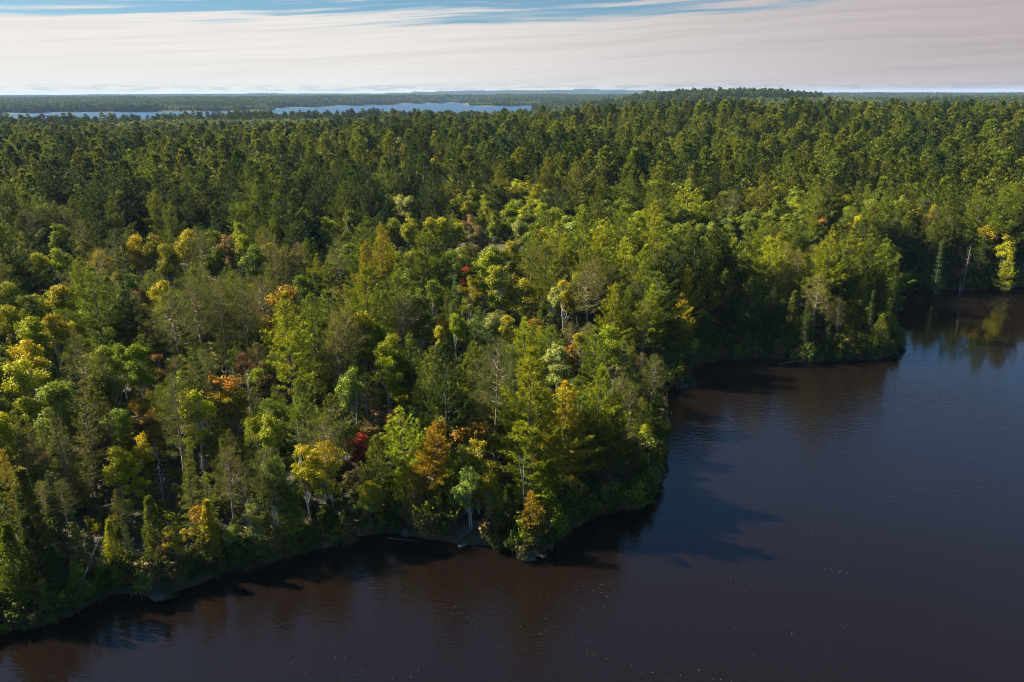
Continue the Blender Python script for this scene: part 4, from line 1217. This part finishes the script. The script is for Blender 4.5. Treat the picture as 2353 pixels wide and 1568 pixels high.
def bm_box(bm, lx, ly, lz, loc, taper=0.0):
    import bmesh
    r = bmesh.ops.create_cube(bm, size=1.0)
    for v in r['verts']:
        v.co = Vector((v.co.x * lx, v.co.y * ly, v.co.z * lz)) + Vector(loc)
import bmesh
def bm_obj(name, bm, mat, parent=None, bevel=0.0):
    if bevel: bmesh.ops.bevel(bm, geom=bm.edges[:], offset=bevel, segments=2, affect='EDGES')
    me = bpy.data.meshes.new(name); bm.to_mesh(me); bm.free(); me.materials.append(mat); return link(name, me, parent)

# the wrecked dock: a tilted ramp of planks between two rails on the bank, its loose board half in the water
def lift(px, py, up):
    z_ = .5
    for _ in range(5): x_, y_ = at(px, py, z_); z_ = max(0., float(ground_h(np.array([x_]), np.array([y_]))[0])) + up
    return Vector((x_, y_, z_))
a0 = lift(1054, 1240, .35); a1 = lift(1100, 1208, .55)
dock = bpy.data.objects.new('broken_dock', None); C.objects.link(dock); dock.location = a0
ex = (a1 - a0).normalized(); ey = Vector((0, 0, 1)).cross(ex).normalized(); ez = ex.cross(ey)
dock.rotation_euler = Matrix((ex, ey, ez)).transposed().to_euler(); Ld = (a1 - a0).length
tag(dock, 'wrecked grey wooden dock ramp tipped on the dark bank under the shoreline pines', 'dock')
for s_ in (-.62, .62):
    bm = bmesh.new(); bm_box(bm, Ld, .16, .2, (Ld / 2, s_, .08)); bm_obj('rail', bm, M_dock, dock, .02)
for q in range(int(Ld / .24)):
    if q in (3, 7): continue
    bm = bmesh.new(); bm_box(bm, .2, 1.06, .045, (.14 + q * .24, 0, -.02)); bm_obj('plank', bm, M_dock, dock, .008)
for s_ in (-.6, .6):
    bm = bmesh.new(); bm_box(bm, .14, .14, 1.5, (Ld - .15, s_ * 1.25, -.45)); bm_obj('post', bm, M_dock, dock, .015)
b0 = Vector((*at(1064, 1253, .1), .14))
bd = bpy.data.objects.new('loose_board', None); C.objects.link(bd); bd.location = b0; bd.rotation_euler = (R(8), R(12), R(58))
tag(bd, 'pale blue-grey dock board lying half in the water below the broken dock', 'board')
bm = bmesh.new(); bm_box(bm, 1.9, .62, .06, (0, 0, 0)); bm_obj('panel', bm, M_board, bd, .01)
for q in (-.7, 0, .7):
    bm = bmesh.new(); bm_box(bm, .08, .58, .07, (q, 0, .066)); bm_obj('batten', bm, M_dock, bd, .01)

def boulder(px, py, r, sq, label, seed):
    rr = random.Random(seed); x, y = at(px, py, .1); bm = bmesh.new(); bmesh.ops.create_icosphere(bm, subdivisions=3, radius=1)
    ph = [rr.uniform(0, 6) for _ in range(6)]
    for v in bm.verts:
        c = v.co.copy(); d = 1 + .14 * math.sin(c.x * 2.6 + ph[0]) + .12 * math.sin(c.y * 3.1 + ph[1]) + .1 * math.sin(c.z * 4 + ph[2] + c.x) + .05 * math.sin(c.x * 7 + c.y * 6 + ph[3])
        v.co = Vector((c.x * r * d, c.y * r * d * .85, c.z * r * d * sq))
    for f in bm.faces: f.smooth = rr.random() < .6
    o = bm_obj('boulder', bm, M_rock); gz_ = float(ground_h(np.array([x]), np.array([y]))[0]); o.location = (x, y, max(gz_, -.2) + r * sq * .35); o.rotation_euler = (0, 0, rr.uniform(0, 6))
    tag(o, label, 'boulder', 'boulders along the shore')
for q, b_ in enumerate([
    (931, 1227, .85, .7, 'pale round boulder at the waterline left of the broken dock'),
    (365, 1371, 1.1, .6, 'broad grey boulder at the foot of the rocky bank'),
    (388, 1368, .7, .7, 'smaller grey boulder at the right end of the rocky bank'),
    (345, 1360, .8, .8, 'grey boulder on top of the rocky bank'),
    (425, 1345, .8, .6, 'boulder in the shade right of the rocky bank'),
    (300, 1358, .9, .5, 'low slab boulder in shade left of the rocky bank'),
    (1847, 831, 1.3, .35, 'flat pale slab at the middle of the wooded point shore'),
    (1572, 886, 1.1, .45, 'low pale rock where the cove begins'),
    (1222, 1284, .6, .6, 'small rock at the very tip of the spit'),
    (1200, 1277, .7, .5, 'mossy rock just left of the tip of the spit'),
    (1250, 1276, .55, .6, 'dark rock just right of the tip of the spit'),
    (2055, 812, .9, .6, 'dark boulder at the water end of the wooded point')]): boulder(*b_, seed=q + 1)

def log(p0, p1, r, label, twigs=4, seed=0):
    rng = np.random.default_rng(seed); g = Geo(); a = np.array(p0, float); b = np.array(p1, float); n_ = (b - a)
    pts = np.array([a + n_ * t_ + rvec(rng, 1)[0] * .03 * np.linalg.norm(n_) * .3 for t_ in np.linspace(0, 1, 6)]); o0 = pts[0].copy(); pts = pts - o0
    g.tube(pts, np.linspace(r, r * .35, 6), 7)
    tw = Geo()
    for _ in range(twigs):
        f = rng.uniform(.4, .95); c = pts[0] * (1 - f) + pts[-1] * f; d = rvec(rng, 1)[0]; d[2] = abs(d[2]); tw.tube([c, c + d * .5, c + d * .9 + [0, 0, .2]], [r * .3, r * .2, .008], 4)
    e = bpy.data.objects.new('fallen_trunk', None); C.objects.link(e); e.location = o0
    link('trunk', mesh_np('fallen_trunk', np.concatenate(g.wv), None, np.concatenate(g.wq), [M_log], smooth=True), e)
    if twigs: link('branches', mesh_np('fallen_branches', np.concatenate(tw.wv), None, np.concatenate(tw.wq), [M_log], smooth=True), e)
    tag(e, label, 'fallen trunk', 'fallen and leaning trunks')
def P3(px, py, z): return (*at(px, py, z), z)
log(P3(168, 1395, 1.4), P3(229, 1236, 9.0), .11, 'thin bare trunk leaning over the dark cedars of the shaded corner', 5, 1)
log(P3(404, 1307, 1.6), P3(469, 1301, 2.0), .12, 'pale thin trunk lying level beside the lone golden cedar', 3, 2)
log(P3(890, 1236, .05), P3(960, 1244, .05), .09, 'half-sunk dark log along the waterline left of the broken dock', 3, 3)
log(P3(1135, 1262, .1), P3(1152, 1236, .9), .08, 'short pale stick standing out of the water before the spit', 1, 4)
log(P3(1790, 838, .2), P3(1872, 822, 1.2), .14, 'bleached trunk lying across the bank of the wooded point', 6, 5)
log(P3(2172, 665, .1), P3(2215, 661, .9), .22, 'white tangled driftwood trunk on the far bay shore', 16, 6)
log(P3(560, 1312, .1), P3(600, 1290, .9), .1, 'dark wet trunk reaching into the water below the shoreline birches', 4, 7)
log(P3(1553, 892, .1), P3(1620, 880, .3), .12, 'low trunk floating at the mouth of the cove', 3, 8)

# floating leaves: pale specks strewn over the open water
fr_ = np.random.default_rng(21); pts = []
for _ in range(34):                                  # drifts drawn out by the wind
    px = fr_.normal(1180, 380); py = 1300 + 270 * fr_.random() ** .8; x0, y0 = at(px, py); a_ = R(-32) + fr_.normal(0, .12); ln_ = fr_.uniform(3, 14)
    for _ in range(fr_.integers(4, 13)):
        f = fr_.normal(0, .5) * ln_; q = fr_.normal(0, .7); pts.append((x0 + math.cos(a_) * f - math.sin(a_) * q, y0 + math.sin(a_) * f + math.cos(a_) * q))
for _ in range(22): pts.append(at(fr_.uniform(500, 2200), 980 + 580 * fr_.random() ** .7))
pts = np.array(pts); pts = pts[sdist(NEAR_LAKE, pts[:, 0], pts[:, 1]) < -1.5]; n_ = len(pts); an = fr_.uniform(0, 6.28, n_); s_ = fr_.uniform(.012, .045, n_)
V = np.zeros((n_, 4, 3)); V[:, :, 2] = .006
for q in range(4):
    V[:, q, 0] = pts[:, 0] + np.cos(an + q * 1.5708) * s_ * (1, .6, 1, .6)[q]; V[:, q, 1] = pts[:, 1] + np.sin(an + q * 1.5708) * s_ * (1, .6, 1, .6)[q]
V[:, 0, 2] += .02
m_leafy = simple_mat('pale_leaf', (.55, .5, .4), (.8, .78, .7), 9.0, .4)
tag(link('floating_leaves', mesh_np('floating_leaves', V.reshape(-1, 3), None, np.arange(n_ * 4).reshape(-1, 4), [m_leafy])), 'pale fallen leaves strewn as specks over the brown water', 'leaves', kind='stuff')

# ------------------------------------------------------------------ haze
me = bpy.data.meshes.new('haze'); bm = bmesh.new(); bm_box(bm, 52000, 25500, 123, (0, 11750, 58.5)); bm.to_mesh(me); bm.free()
hm, n, l = new_mat('haze'); o = n.new('ShaderNodeOutputMaterial'); pv = n.new('ShaderNodeVolumePrincipled')
pv.inputs['Color'].default_value = (.44, .66, .98, 1); pv.inputs['Density'].default_value = HAZE; pv.inputs['Anisotropy'].default_value = 0.0
l.new(pv.outputs[0], o.inputs['Volume']); me.materials.append(hm); tag(link('haze', me), 'thin blue autumn haze over the forest and lakes', 'haze', kind='stuff')
